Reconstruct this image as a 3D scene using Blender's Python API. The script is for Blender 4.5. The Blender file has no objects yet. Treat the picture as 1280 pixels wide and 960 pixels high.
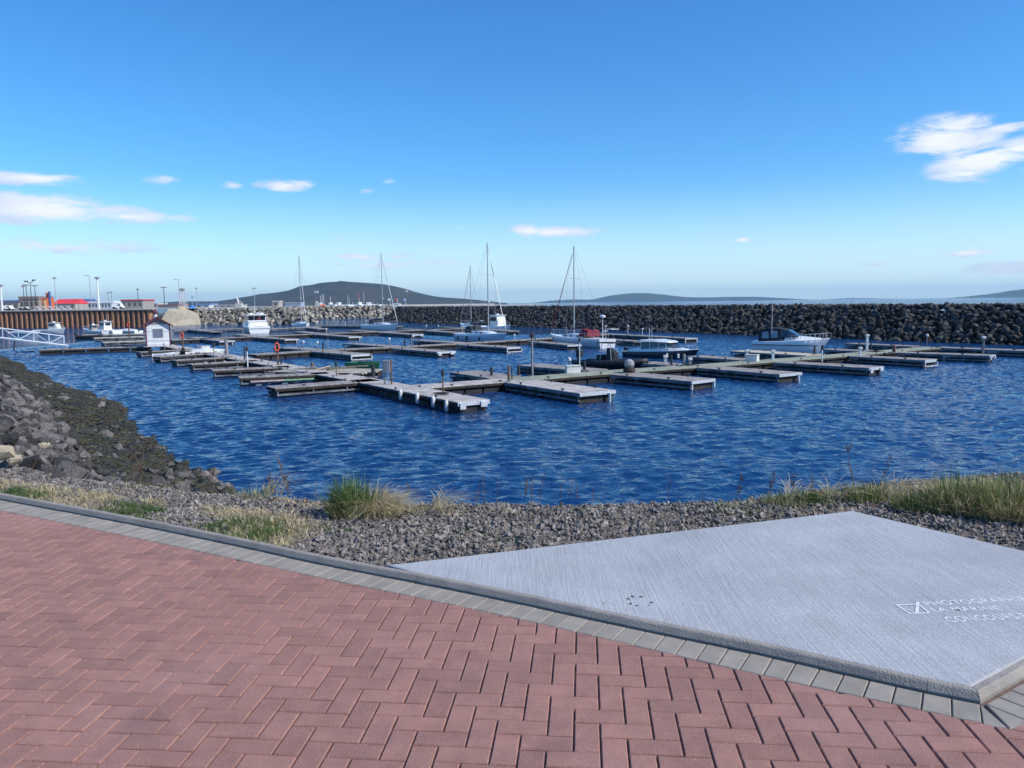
import bpy, math, random
import numpy as np
from mathutils import Vector, Matrix
R=math.radians
rng=np.random.default_rng(7); random.seed(7)
scn=bpy.context.scene
# ---------------------------------------------------------------- camera
EYE=1.633; F=972.65; PIT=0.103947; ROLL=-0.0118514
cam=bpy.data.cameras.new('camera'); camo=bpy.data.objects.new('camera',cam); scn.collection.objects.link(camo)
cam.sensor_width=36; cam.lens=36*F/1280; cam.clip_end=60000; cam.clip_start=.05
camo.location=(0,0,EYE)
camo.matrix_world=Matrix.Translation((0,0,EYE))@Matrix.Rotation(R(90)-PIT,4,'X')@Matrix.Rotation(ROLL,4,'Z')
scn.camera=camo
scn.render.resolution_x=1024; scn.render.resolution_y=768
def D(px,py):
    u=px-640; v=py-480; c,s=math.cos(ROLL),math.sin(ROLL)
    u,v=u*c+v*s,-u*s+v*c
    return Vector((u/F, math.cos(PIT)-math.sin(PIT)*v/F, -math.sin(PIT)-math.cos(PIT)*v/F))
def G(px,py,z=0.0):
    d=D(px,py); t=(z-EYE)/d.z
    return Vector((d.x*t,d.y*t,z))
def AT(px,py,dist):
    d=D(px,py); t=dist/d.y
    return Vector((d.x*t,dist,EYE+d.z*t))
# ---------------------------------------------------------------- light
SUN_AZ=111; SUN_EL=42
sd=Vector((math.sin(R(SUN_AZ))*math.cos(R(SUN_EL)),math.cos(R(SUN_AZ))*math.cos(R(SUN_EL)),math.sin(R(SUN_EL))))
sl=bpy.data.lights.new('sun','SUN'); sl.energy=4.8; sl.angle=R(.5); sl.color=(1,.94,.84)
so=bpy.data.objects.new('sun',sl); scn.collection.objects.link(so); so.rotation_euler=sd.to_track_quat('Z','Y').to_euler()
w=bpy.data.worlds.new('World'); scn.world=w; w.use_nodes=True
nt=w.node_tree; N=nt.nodes; L=nt.links
for n in list(N): N.remove(n)
def nd(t,**k):
    n=N.new(t)
    for a,b in k.items(): setattr(n,a,b)
    return n
def mth(op,a,b=None,c=None,clamp=False):
    n=N.new('ShaderNodeMath'); n.operation=op; n.use_clamp=clamp
    for i,x in enumerate((a,b,c)):
        if x is None: continue
        if isinstance(x,(int,float)): n.inputs[i].default_value=x
        else: L.new(x,n.inputs[i])
    return n.outputs[0]
out=nd('ShaderNodeOutputWorld'); bg=nd('ShaderNodeBackground'); bg.inputs[1].default_value=.15
sky=nd('ShaderNodeTexSky',sky_type='NISHITA'); sky.sun_disc=False; sky.sun_elevation=R(SUN_EL); sky.sun_rotation=R(SUN_AZ)
sky.air_density=1.0; sky.dust_density=.3; sky.ozone_density=3; sky.altitude=0
tc=nd('ShaderNodeTexCoord'); sp=nd('ShaderNodeSeparateXYZ'); L.new(tc.outputs['Generated'],sp.inputs[0])
az=mth('ARCTAN2',sp.outputs[0],sp.outputs[1]); el=mth('ARCSINE',sp.outputs[2])
comb=nd('ShaderNodeCombineXYZ'); L.new(mth('MULTIPLY',az,1.0),comb.inputs[0]); L.new(mth('MULTIPLY',el,3.2),comb.inputs[1])
nz=nd('ShaderNodeTexNoise'); nz.inputs['Scale'].default_value=15; nz.inputs['Detail'].default_value=10; nz.inputs['Roughness'].default_value=.6; nz.inputs['Distortion'].default_value=.5; L.new(comb.outputs[0],nz.inputs['Vector'])
nz2=nd('ShaderNodeTexNoise'); nz2.inputs['Scale'].default_value=22; nz2.inputs['Detail'].default_value=5; L.new(comb.outputs[0],nz2.inputs['Vector'])
CLOUDS=[(1185,170,72,24,1.0,0.05),(1240,200,85,24,1.0,.1),(1250,160,48,7,.75,.0),(1210,217,50,10,.8,0),(1275,185,50,14,.9,.1),
(35,223,95,9,.75,0),(60,262,135,19,.95,0),(165,271,90,7,.75,0),(80,307,140,12,.62,.1),(205,225,26,6,.36,0),
(358,231,42,8,.8,0),(290,231,14,5,.5,0),(455,238,14,4,.34,0),(690,290,62,8,.95,0),(665,289,32,9,.9,0),(580,285,11,4,.6,0),
(927,300,15,5,.85,0),(1100,330,32,3.5,.6,0),(1210,316,38,7,.75,0),(1250,336,55,10,.5,0),(455,321,80,6,.65,0),(500,331,95,8,.5,0),(485,226,12,4,.35,0),(997,287,6,3,.4,0),(420,297,20,5,.35,0),(848,312,12,4,.3,0)]
tot=None; dens=None
for (px,py,rx,ry,st,dk) in CLOUDS:
    rx*=1.15; ry*=1.2
    d=D(px,py).normalized(); a=math.atan2(d.x,d.y); e=math.asin(d.z)
    k=math.cos(a)**1.0
    t=mth('ADD',mth('POWER',mth('ABSOLUTE',mth('MULTIPLY',mth('SUBTRACT',az,a),F/rx*1.0/k/1.0*k if False else F/rx/(math.cos(a)**2))),2),
          mth('POWER',mth('ABSOLUTE',mth('MULTIPLY',mth('SUBTRACT',el,e),F/ry/math.cos(a))),2))
    v=mth('MULTIPLY',mth('SUBTRACT',1.0,mth('SQRT',t)),st*1.0)
    tot=v if tot is None else mth('MAXIMUM',tot,v)
edge=mth('ADD',mth('MULTIPLY_ADD',tot,1.25,.12),mth('MULTIPLY',mth('SUBTRACT',nz.outputs[0],.53),3.6))
mr=nd('ShaderNodeMapRange',interpolation_type='SMOOTHSTEP'); mr.inputs[1].default_value=.0; mr.inputs[2].default_value=.85; L.new(edge,mr.inputs[0])
gate=nd('ShaderNodeMapRange',interpolation_type='SMOOTHSTEP'); gate.inputs[1].default_value=-.05; gate.inputs[2].default_value=.25; L.new(tot,gate.inputs[0])
fac=mth('MULTIPLY',mth('MULTIPLY',mr.outputs[0],gate.outputs[0]),.93)
ccol=nd('ShaderNodeMix',data_type='RGBA'); ccol.inputs[6].default_value=(4.3,5.1,6.6,1); ccol.inputs[7].default_value=(6.9,7.0,7.4,1)
cm=nd('ShaderNodeMapRange'); cm.inputs[1].default_value=.2; cm.inputs[2].default_value=.9
L.new(mth('ADD',mth('MULTIPLY',tot,.9),mth('SUBTRACT',nz2.outputs[0],.35)),cm.inputs[0]); L.new(cm.outputs[0],ccol.inputs[0])
hs=nd('ShaderNodeHueSaturation'); hs.inputs['Saturation'].default_value=1.25; hs.inputs['Value'].default_value=1.0; L.new(sky.outputs[0],hs.inputs['Color'])
mx=nd('ShaderNodeMix',data_type='RGBA'); L.new(fac,mx.inputs[0]); tn=nd('ShaderNodeVectorMath',operation='MULTIPLY'); tn.inputs[1].default_value=(.62,.98,1.22); L.new(hs.outputs[0],tn.inputs[0]); hz=nd('ShaderNodeMapRange',interpolation_type='SMOOTHSTEP'); hz.inputs[1].default_value=.16; hz.inputs[2].default_value=-.02; hz.inputs[4].default_value=.75; L.new(el,hz.inputs[0])
hm_=nd('ShaderNodeMix',data_type='RGBA'); hm_.inputs[7].default_value=(6.3,7.4,8.1,1); L.new(hz.outputs[0],hm_.inputs[0]); L.new(tn.outputs[0],hm_.inputs[6]); L.new(hm_.outputs[2],mx.inputs[6]); L.new(ccol.outputs[2],mx.inputs[7])
L.new(mx.outputs[2],bg.inputs[0]); L.new(bg.outputs[0],out.inputs[0])
vs=scn.view_settings; vs.view_transform='Standard'; vs.look='None'; vs.gamma=1; vs.exposure=0.0; vs.use_curve_mapping=False
WZ=-3.37      # water level
DZ=WZ+.54     # deck level

# ---------------------------------------------------------------- materials
MATS={}
def mat(name,col,rough=.7,var=.25,scale=6,bump=0.0,bscale=40,metal=0,col2=None,rnd=0,spec=.5,coat=0,emit=None,detail=5,ramp=(.35,.65),stretch=None,coord='Object'):
    if name in MATS: return MATS[name]
    m=bpy.data.materials.new(name); m.use_nodes=True; t=m.node_tree; n=t.nodes; l=t.links
    b=n['Principled BSDF']; b.inputs['Roughness'].default_value=rough; b.inputs['Metallic'].default_value=metal
    b.inputs['Specular IOR Level'].default_value=spec
    if coat: b.inputs['Coat Weight'].default_value=coat
    tc=n.new('ShaderNodeTexCoord'); src=tc.outputs[coord]
    if stretch:
        mp=n.new('ShaderNodeMapping'); mp.inputs['Scale'].default_value=stretch; l.new(src,mp.inputs[0]); src=mp.outputs[0]
    nz=n.new('ShaderNodeTexNoise'); nz.inputs['Scale'].default_value=scale; nz.inputs['Detail'].default_value=detail; nz.inputs['Roughness'].default_value=.6
    l.new(src,nz.inputs['Vector'])
    mr=n.new('ShaderNodeMapRange'); mr.inputs[1].default_value=ramp[0]; mr.inputs[2].default_value=ramp[1]; l.new(nz.outputs[0],mr.inputs[0])
    c2=col2 if col2 else tuple(c*(1-var) for c in col)
    c1=col if col2 else tuple(min(1,c*(1+var*.6)) for c in col)
    mx=n.new('ShaderNodeMix'); mx.data_type='RGBA'; mx.inputs[6].default_value=(*c2,1); mx.inputs[7].default_value=(*c1,1); l.new(mr.outputs[0],mx.inputs[0])
    res=mx.outputs[2]
    if rnd:
        at=n.new('ShaderNodeAttribute'); at.attribute_name='rnd'
        m2=n.new('ShaderNodeMapRange'); m2.inputs[3].default_value=1-rnd; m2.inputs[4].default_value=1+rnd; l.new(at.outputs['Fac'],m2.inputs[0])
        vm=n.new('ShaderNodeVectorMath'); vm.operation='SCALE'; l.new(res,vm.inputs[0]); l.new(m2.outputs[0],vm.inputs['Scale']); res=vm.outputs[0]
    l.new(res,b.inputs['Base Color'])
    if bump:
        nb=n.new('ShaderNodeTexNoise'); nb.inputs['Scale'].default_value=bscale; nb.inputs['Detail'].default_value=4; l.new(src,nb.inputs['Vector'])
        bp=n.new('ShaderNodeBump'); bp.inputs['Strength'].default_value=bump; bp.inputs['Distance'].default_value=.02; l.new(nb.outputs[0],bp.inputs['Height']); l.new(bp.outputs[0],b.inputs['Normal'])
    MATS[name]=m; return m
def boards(name,col,col2,pitch,rough=.8,axis=0):
    """weathered planks laid across the local x axis"""
    m=mat(name,col,rough,scale=3,col2=col2,bump=.3,bscale=30)
    t=m.node_tree; n=t.nodes; l=t.links; b=n['Principled BSDF']
    tc=n.new('ShaderNodeTexCoord'); sp=n.new('ShaderNodeSeparateXYZ'); l.new(tc.outputs['Object'],sp.inputs[0])
    dv=n.new('ShaderNodeMath'); dv.operation='DIVIDE'; dv.inputs[1].default_value=pitch; l.new(sp.outputs[axis],dv.inputs[0])
    fr=n.new('ShaderNodeMath'); fr.operation='FRACT'; l.new(dv.outputs[0],fr.inputs[0])
    gt=n.new('ShaderNodeMath'); gt.operation='GREATER_THAN'; gt.inputs[1].default_value=.1; l.new(fr.outputs[0],gt.inputs[0])
    fl=n.new('ShaderNodeMath'); fl.operation='FLOOR'; l.new(dv.outputs[0],fl.inputs[0])
    wn=n.new('ShaderNodeTexWhiteNoise'); wn.noise_dimensions='1D'; l.new(fl.outputs[0],wn.inputs['W'])
    m1=n.new('ShaderNodeMapRange'); m1.inputs[3].default_value=.72; m1.inputs[4].default_value=1.15; l.new(wn.outputs[0],m1.inputs[0])
    m2=n.new('ShaderNodeMapRange'); m2.inputs[3].default_value=.25; m2.inputs[4].default_value=1; l.new(gt.outputs[0],m2.inputs[0])
    mu=n.new('ShaderNodeMath'); mu.operation='MULTIPLY'; l.new(m1.outputs[0],mu.inputs[0]); l.new(m2.outputs[0],mu.inputs[1])
    src=b.inputs['Base Color'].links[0].from_socket
    vm=n.new('ShaderNodeVectorMath'); vm.operation='SCALE'; l.new(src,vm.inputs[0]); l.new(mu.outputs[0],vm.inputs['Scale']); l.new(vm.outputs[0],b.inputs['Base Color'])
    return m
M_deck=boards('deck_grey',(.60,.545,.50),(.38,.345,.315),.15)
M_deckd=boards('deck_dark',(.40,.36,.33),(.22,.20,.185),.15)
M_deckg=boards('deck_green',(.36,.38,.27),(.27,.29,.22),.15)
M_beam=mat('beam_grey',(.21,.235,.27),.7,scale=1.6,col2=(.05,.055,.065),bump=.2)
M_beamd=mat('beam_dark',(.045,.036,.03),.9,scale=4,col2=(.015,.013,.012),bump=.4)
M_alu=mat('aluminium',(.62,.64,.66),.4,.2,metal=.3)
M_float=mat('float_black',(.018,.018,.02),.6,.4,scale=3)
M_tub=mat('float_pale',(.62,.62,.58),.6,.3,scale=3)
M_white=mat('gelcoat_white',(.80,.80,.79),.25,.05,scale=1.5,spec=.5,coat=.3)
M_offw=mat('offwhite',(.66,.66,.64),.5,.12,scale=2)
M_navy=mat('navy_paint',(.012,.016,.035),.3,.3,coat=.4)
M_black=mat('black_rubber',(.02,.02,.022),.55,.35)
M_glass=mat('dark_glass',(.02,.03,.04),.05,.3,spec=.9)
M_canvas=mat('canvas_dark',(.02,.022,.03),.85,.3)
M_red=mat('red_canvas',(.20,.022,.035),.8,.3)
M_ring=mat('ring_orange',(.75,.12,.05),.5,.1)
M_mast=mat('mast_alu',(.42,.43,.44),.4,.1,metal=.4)
M_mastw=mat('mast_white',(.72,.72,.72),.4,.1)
M_wire=mat('rigging',(.25,.26,.28),.4,.1,metal=.5)
M_maroon=mat('maroon_paint',(.13,.02,.03),.7,.3)
M_siding=boards('white_siding',(.74,.76,.78),(.66,.68,.70),.14,axis=2)
M_shing=mat('grey_shingle',(.26,.23,.22),.9,.3,scale=12,bump=.4)
M_wood=mat('brown_wood',(.16,.10,.06),.85,.35,scale=6)
M_post=mat('post_grey',(.26,.25,.25),.8,.3,scale=6)
M_postd=mat('post_dark',(.035,.035,.04),.8,.3,scale=6)
M_rope=mat('straw_rope',(.45,.38,.25),.9,.3)
M_green=mat('green_paint',(.03,.17,.06),.5,.25,scale=4)
M_teal=mat('teal_paint',(.05,.22,.22),.6,.3,scale=4)
M_sand=mat('sandy_plank',(.50,.44,.34),.85,.3,scale=5)
M_yel=mat('yellow_strip',(.6,.5,.08),.6,.2)
# ---------------------------------------------------------------- mesh helpers
def link(o,parent=None):
    scn.collection.objects.link(o)
    if parent: o.parent=parent
    return o
def tag(o,label=None,cat=None,group=None,kind=None):
    if label: o['label']=label
    if cat: o['category']=cat
    if group: o['group']=group
    if kind: o['kind']=kind
    return o
def empty(name,loc,rz=0,label=None,cat=None,group=None):
    o=bpy.data.objects.new(name,None); o.empty_display_size=.2; o.location=loc; o.rotation_euler=(0,0,rz); link(o); return tag(o,label,cat,group)
class MB:
    def __init__(s): s.v=[]; s.f=[]
    def add(s,v,f):
        b=len(s.v); s.v+= [tuple(x) for x in v]; s.f+=[tuple(i+b for i in q) for q in f]; return s
    def box(s,x0,x1,y0,y1,z0,z1,M=None):
        v=[Vector(p) for p in ((x0,y0,z0),(x1,y0,z0),(x1,y1,z0),(x0,y1,z0),(x0,y0,z1),(x1,y0,z1),(x1,y1,z1),(x0,y1,z1))]
        if M: v=[M@p for p in v]
        return s.add(v,[(0,3,2,1),(4,5,6,7),(0,1,5,4),(1,2,6,5),(2,3,7,6),(3,0,4,7)])
    def tube(s,pts,r,n=6,cap=True):
        pts=[Vector(p) for p in pts]; rs=r if isinstance(r,(list,tuple)) else [r]*len(pts); rings=[]; b=len(s.v)
        for i,p in enumerate(pts):
            t=(pts[min(i+1,len(pts)-1)]-pts[max(i-1,0)]).normalized(); q=t.to_track_quat('Z','Y')
            for k in range(n):
                a=2*math.pi*k/n; s.v.append(tuple(p+q@Vector((math.cos(a)*rs[i],math.sin(a)*rs[i],0))))
        for i in range(len(pts)-1):
            for k in range(n): s.f.append((b+i*n+k,b+i*n+(k+1)%n,b+(i+1)*n+(k+1)%n,b+(i+1)*n+k))
        if cap: s.f.append(tuple(b+k for k in range(n))[::-1]); s.f.append(tuple(b+(len(pts)-1)*n+k for k in range(n)))
        return s
    def prism(s,poly,y0,y1,ax='y',taper=None):
        """poly in (x,z), extruded along y"""
        n=len(poly); k=taper or 1
        cx=sum(p[0] for p in poly)/n; cz=sum(p[1] for p in poly)/n
        v=[(p[0],y0,p[1]) for p in poly]+[(p[0],y1,p[1]) for p in poly]
        if ax=='x': v=[(y,x,z) for (x,y,z) in v]
        return s.add(v,[tuple(range(n)),tuple(range(n,2*n))[::-1]]+[(i,i+n,(i+1)%n+n,(i+1)%n) for i in range(n)])
    def lathe(s,prof,c=(0,0,0),n=12):
        b=len(s.v); c=Vector(c)
        for r,z in prof:
            for k in range(n):
                a=2*math.pi*k/n; s.v.append((c.x+math.cos(a)*r,c.y+math.sin(a)*r,c.z+z))
        for i in range(len(prof)-1):
            for k in range(n): s.f.append((b+i*n+k,b+i*n+(k+1)%n,b+(i+1)*n+(k+1)%n,b+(i+1)*n+k))
        s.f.append(tuple(b+k for k in range(n))[::-1]); s.f.append(tuple(b+(len(prof)-1)*n+k for k in range(n)))
        return s
    def build(s,name,m,parent=None,bevel=0,smooth=False):
        me=bpy.data.meshes.new(name); me.from_pydata(s.v,[],s.f); me.materials.append(m)
        if smooth: me.polygons.foreach_set('use_smooth',[True]*len(me.polygons))
        me.update(); o=bpy.data.objects.new(name,me); link(o,parent)
        if bevel:
            bv=o.modifiers.new('bevel','BEVEL'); bv.width=bevel; bv.segments=2; bv.limit_method='ANGLE'
        return o
def fast(name,V,Fl,m,parent=None,rnd=None,smooth=False):
    """numpy mesh: V (n,3), Fl (m,k) same-size faces"""
    V=np.asarray(V,np.float32); Fl=np.asarray(Fl,np.int32); me=bpy.data.meshes.new(name)
    me.vertices.add(len(V)); me.vertices.foreach_set('co',V.ravel())
    k=Fl.shape[1]; me.loops.add(Fl.size); me.loops.foreach_set('vertex_index',Fl.ravel())
    me.polygons.add(len(Fl)); me.polygons.foreach_set('loop_start',np.arange(0,Fl.size,k,dtype=np.int32)); me.polygons.foreach_set('loop_total',np.full(len(Fl),k,np.int32))
    me.polygons.foreach_set('use_smooth',np.full(len(Fl),smooth))
    if rnd is not None:
        a=me.attributes.new('rnd','FLOAT','POINT'); a.data.foreach_set('value',np.asarray(rnd,np.float32))
    me.materials.append(m); me.update(calc_edges=True); me.validate()
    o=bpy.data.objects.new(name,me); return link(o,parent)
import bmesh
def rock_tmpl(seed,n=13,flat=1.0):
    r=np.random.default_rng(seed); p=r.normal(size=(n,3)); p/=np.linalg.norm(p,axis=1)[:,None]; p*=r.uniform(.75,1.1,(n,1)); p*=np.array([1,r.uniform(.65,.95),r.uniform(.5,.8)*flat])
    bm=bmesh.new(); vs=[bm.verts.new(x) for x in p]; res=bmesh.ops.convex_hull(bm,input=vs)
    bmesh.ops.delete(bm,geom=[v for v in bm.verts if not v.link_faces],context='VERTS')
    bmesh.ops.triangulate(bm,faces=bm.faces[:]); bmesh.ops.recalc_face_normals(bm,faces=bm.faces[:]); bm.verts.index_update()
    V=np.array([v.co[:] for v in bm.verts]); Fc=np.array([[v.index for v in f.verts] for f in bm.faces]); bm.free(); return V,Fc
TM=[rock_tmpl(i,n=14 if i<8 else 10) for i in range(14)]
def randrot(n):
    q=rng.normal(size=(n,4)); q/=np.linalg.norm(q,axis=1)[:,None]; a,b,c,d=q.T
    return np.stack([np.stack([1-2*(c*c+d*d),2*(b*c-a*d),2*(b*d+a*c)],-1),np.stack([2*(b*c+a*d),1-2*(b*b+d*d),2*(c*d-a*b)],-1),np.stack([2*(b*d-a*c),2*(c*d+a*b),1-2*(b*b+c*c)],-1)],-2)
def rocks(name,P,S,m,tm=None,parent=None):
    P=np.asarray(P);S=np.asarray(S); tm=tm or TM; idx=rng.integers(0,len(tm),len(P)); Vs=[];Fs=[];Rn=[];b=0; RR=randrot(len(P)); rv=rng.random(len(P))
    for k,(V,Fc) in enumerate(tm):
        s=np.where(idx==k)[0]
        if not len(s): continue
        W=np.einsum('nij,vj->nvi',RR[s],V)*S[s][:,None,None]+P[s][:,None,:]
        Vs.append(W.reshape(-1,3)); off=b+np.arange(len(s))*len(V); Fs.append((Fc[None]+off[:,None,None]).reshape(-1,3)); b+=len(s)*len(V); Rn.append(np.repeat(rv[s],len(V)))
    return fast(name,np.concatenate(Vs),np.concatenate(Fs),m,parent,np.concatenate(Rn))
def fbm(x,y,sc,seed=0,oc=4):
    r=np.random.default_rng(seed); z=np.zeros_like(x,dtype=float); a=1;
    for o in range(oc):
        for k in range(3):
            th=r.uniform(0,6.28); ph=r.uniform(0,6.28,2); kx,ky=math.cos(th),math.sin(th)
            z+=a*np.sin((x*kx+y*ky)*sc*6.28+ph[0]+1.3*np.sin((y*kx-x*ky)*sc*4.1+ph[1]))
        a*=.5; sc*=2.03
    return z/4
# ================================================================ STRUCTURE
# ---- water
def water_mat(k_=1,kf=0):
    m=bpy.data.materials.new('water'); m.use_nodes=True; t=m.node_tree; n=t.nodes; l=t.links; b=n['Principled BSDF']
    b.inputs['Base Color'].default_value=(.004,.032,.11,1); b.inputs['Roughness'].default_value=.07; b.inputs['IOR'].default_value=1.33; b.inputs['Specular IOR Level'].default_value=.5
    tc=n.new('ShaderNodeTexCoord'); last=None
    for (sc,dist,st,rot,sx) in (((.03,14,1,.3,1.6),) if kf else ())+((.35,(.5 if kf else .14)*k_,.55,.35,2.2),(1.5,.20*k_,.75,.45,1.9),(4.5,.075*k_,.9,.3,1.6),(11,.02*k_,.9,.5,1.4)):
        mp=n.new('ShaderNodeMapping'); mp.inputs['Rotation'].default_value=(0,0,rot); mp.inputs['Scale'].default_value=(1/sx,1,1); l.new(tc.outputs['Object'],mp.inputs[0])
        nz=n.new('ShaderNodeTexNoise'); nz.inputs['Scale'].default_value=sc; nz.inputs['Detail'].default_value=2; nz.inputs['Distortion'].default_value=.4; l.new(mp.outputs[0],nz.inputs['Vector'])
        bp=n.new('ShaderNodeBump'); bp.inputs['Strength'].default_value=st; bp.inputs['Distance'].default_value=dist; l.new(nz.outputs[0],bp.inputs['Height'])
        if last: l.new(last.outputs[0],bp.inputs['Normal'])
        last=bp
    l.new(last.outputs[0],b.inputs['Normal']); return m
M_water=water_mat(1.0); M_sea=water_mat(3.2,1)
def grid(x0,x1,y0,y1,c):
    nx=int((x1-x0)/c)+1; ny=int((y1-y0)/c)+1; X,Y=np.meshgrid(np.linspace(x0,x1,nx),np.linspace(y0,y1,ny)); i=np.arange(nx*ny).reshape(ny,nx)
    Fq=np.stack([i[:-1,:-1],i[:-1,1:],i[1:,1:],i[1:,:-1]],-1).reshape(-1,4); return X,Y,Fq
WX0,WX1,WY0,WY1=-64.,64.,8.,124.
X,Y,Fq=grid(WX0,WX1,WY0,WY1,.165)
Z=np.zeros_like(X); r5=np.random.default_rng(3)
for k in range(40):
    lam=float(np.exp(r5.uniform(math.log(.45),math.log(.95)))); th=R(112)+r5.normal()*.42; amp=.0065*lam**.8; kk=2*math.pi/lam
    Z+=amp*np.sin(kk*(X*math.cos(th)+Y*math.sin(th))+r5.uniform(0,6.28)+1.2*np.sin(X*.23*r5.uniform(.5,1.5)+Y*.19+r5.uniform(0,6.28)))
ed=np.minimum(np.minimum(X-WX0,WX1-X)/5,np.minimum(Y-WY0,WY1-Y)/9).clip(0,1)
Z*=ed*ed*(3-2*ed)
WV=np.stack([X,Y,Z+WZ],-1).reshape(-1,3)
# outer sheet with a hole for the fine one
B=15000.
ov=[(-B,-300,WZ),(B,-300,WZ),(B,B,WZ),(-B,B,WZ),(WX0,WY0,WZ),(WX1,WY0,WZ),(WX1,WY1,WZ),(WX0,WY1,WZ)]
oq=np.array([(0,1,5,4),(1,2,6,5),(2,3,7,6),(3,0,4,7)])
wo=fast('water',WV,Fq,M_water,smooth=True); tag(wo,kind='structure')
wo=fast('sea',np.array(ov),oq,M_sea); tag(wo,kind='structure')

# ---- promenade lines (z = 0)
kerb_px=[(0,624),(160,653),(320,686),(400,704.4),(600,742),(800,786),(960,818),(1120,856),(1225,877)]
KB=[G(*p) for p in kerb_px]
KB=[Vector((-26,19,0)),Vector((-15,12.2,0)),Vector((-9,9.1,0))]+KB
KC=KB[-1]                       # corner by the camera
k2=(G(1280,846)-KC).normalized()   # second kerb leaves the corner this way
KD=KC+k2*3.2
K2=[KC,KC+k2*1.0,KD]
inner_px=[(0,637.5),(160,670),(320,704),(400,722),(600,762),(800,808),(960,846),(1120,880),(1262,911)]
IN=[Vector((-26.2,18.75,0)),Vector((-15.2,11.95,0)),Vector((-9.1,8.8,0))]+[G(*p) for p in inner_px]
def resample(P,step):
    P=[Vector(p) for p in P]; out=[P[0].copy()]
    for a,b in zip(P[:-1],P[1:]):
        n=max(1,int(round((b-a).length/step)))
        for i in range(1,n+1): out.append(a.lerp(b,i/n))
    return out
def smoothline(P,it=3):
    for _ in range(it):
        Q=[P[0]]
        for a,b in zip(P[:-1],P[1:]): Q+= [a.lerp(b,.25),a.lerp(b,.75)]
        Q.append(P[-1]); P=Q
    return P
KBs=resample(smoothline(KB,2),.12)
INs=resample(smoothline(IN,2),.2)
IC=IN[-1]; nI2=Vector((k2.y,-k2.x,0))   # to the right of the second kerb
if nI2.dot(IC-KC)<0: nI2=-nI2
# ---- herringbone brick paving
W=.1; yaw=-.0927387; org=Vector((-.02596,3.41473,0)); ax=Vector((math.cos(yaw),math.sin(yaw),0)); ay=Vector((-math.sin(yaw),math.cos(yaw),0))
INa=np.array([p[:] for p in INs])
def clip(poly,p,n):
    out=[]
    for i in range(len(poly)):
        a=poly[i]; b=poly[(i+1)%len(poly)]; da=(a-p).dot(n); db=(b-p).dot(n)
        if da>=0: out.append(a)
        if (da>=0)!=(db>=0): out.append(a.lerp(b,da/(da-db)))
    return out
bv=[];bf=[];br=[]
def brick(poly,r,cham=.0042,gap=.0028,dz=0,tilt=None):
    if len(poly)<3: return
    area=0
    for i in range(len(poly)): a=poly[i];b=poly[(i+1)%len(poly)]; area+=a.x*b.y-a.y*b.x
    if area<0: poly=poly[::-1]
    if abs(area)<.0008: return
    n=len(poly)
    def inset(d):
        res=[]
        for i in range(n):
            a=poly[i-1];b=poly[i];c=poly[(i+1)%n]; e1=(b-a);e2=(c-b)
            if e1.length<1e-5 or e2.length<1e-5: res.append(b.copy()); continue
            e1.normalize();e2.normalize(); n1=Vector((-e1.y,e1.x,0));n2=Vector((-e2.y,e2.x,0)); k=1+n1.dot(n2)
            res.append(b+(n1+n2)*(d/max(k,.35)))
        return res
    c=sum(poly,Vector())/n; tx,ty=tilt or (0,0); b0=len(bv)
    lo=inset(gap); up=inset(gap+cham)
    for p in lo: bv.append((p.x,p.y,-.014+dz))
    for p in lo: bv.append((p.x,p.y,-.0042+dz))
    for p in up: bv.append((p.x,p.y,dz+(p.x-c.x)*tx+(p.y-c.y)*ty))
    br.extend([r]*(3*n))
    bf.append(tuple(b0+2*n+i for i in range(n)))
    for i in range(n):
        j=(i+1)%n; bf.append((b0+i,b0+j,b0+n+j,b0+n+i)); bf.append((b0+n+i,b0+n+j,b0+2*n+j,b0+2*n+i))
def field(x,y): return org+ax*(x*W)+ay*(y*W)
for i in range(-110,80):
    for q in range(-30,30):
        j=-i+4*q
        for (x0,x1,y0,y1) in ((i,i+1,j,j+2),(i-2,i,j,j+1)):
            c=field((x0+x1)/2,(y0+y1)/2)
            if c.x<-9.5 or c.x>5.2 or c.y<-1.5 or c.y>9.5: continue
            poly=[field(x0,y0),field(x1,y0),field(x1,y1),field(x0,y1)]
            k=int(np.argmin((INa[:,0]-c.x)**2+(INa[:,1]-c.y)**2)); k=min(max(k,1),len(INs)-2)
            t=(INs[k+1]-INs[k-1]).normalized(); nrm=Vector((t.y,-t.x,0))   # toward the viewer's side
            if nrm.y>0: nrm=-nrm
            r=random.random(); dz=random.uniform(-.0012,.0012); tl=(random.gauss(0,.006),random.gauss(0,.006))
            dmin=min((p-INs[k]).dot(nrm) for p in poly)
            if dmin>=0 and c.x<IC.x+.3: brick(poly,r,dz=dz,tilt=tl); continue
            d2=min((p-IC).dot(nI2) for p in poly)
            if d2>=0: brick(poly,r,dz=dz,tilt=tl); continue
            a=clip(poly,INs[k],nrm)
            if len(a)>2: brick(a,r,dz=dz,tilt=tl)
            b=clip(clip(poly,INs[k],-nrm),IC,nI2)
            if len(b)>2: brick(b,r,dz=dz,tilt=tl)
M_brick=mat('red_brick',(.41,.20,.155),.85,scale=9,col2=(.33,.16,.125),bump=.55,bscale=420,rnd=.13)
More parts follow.
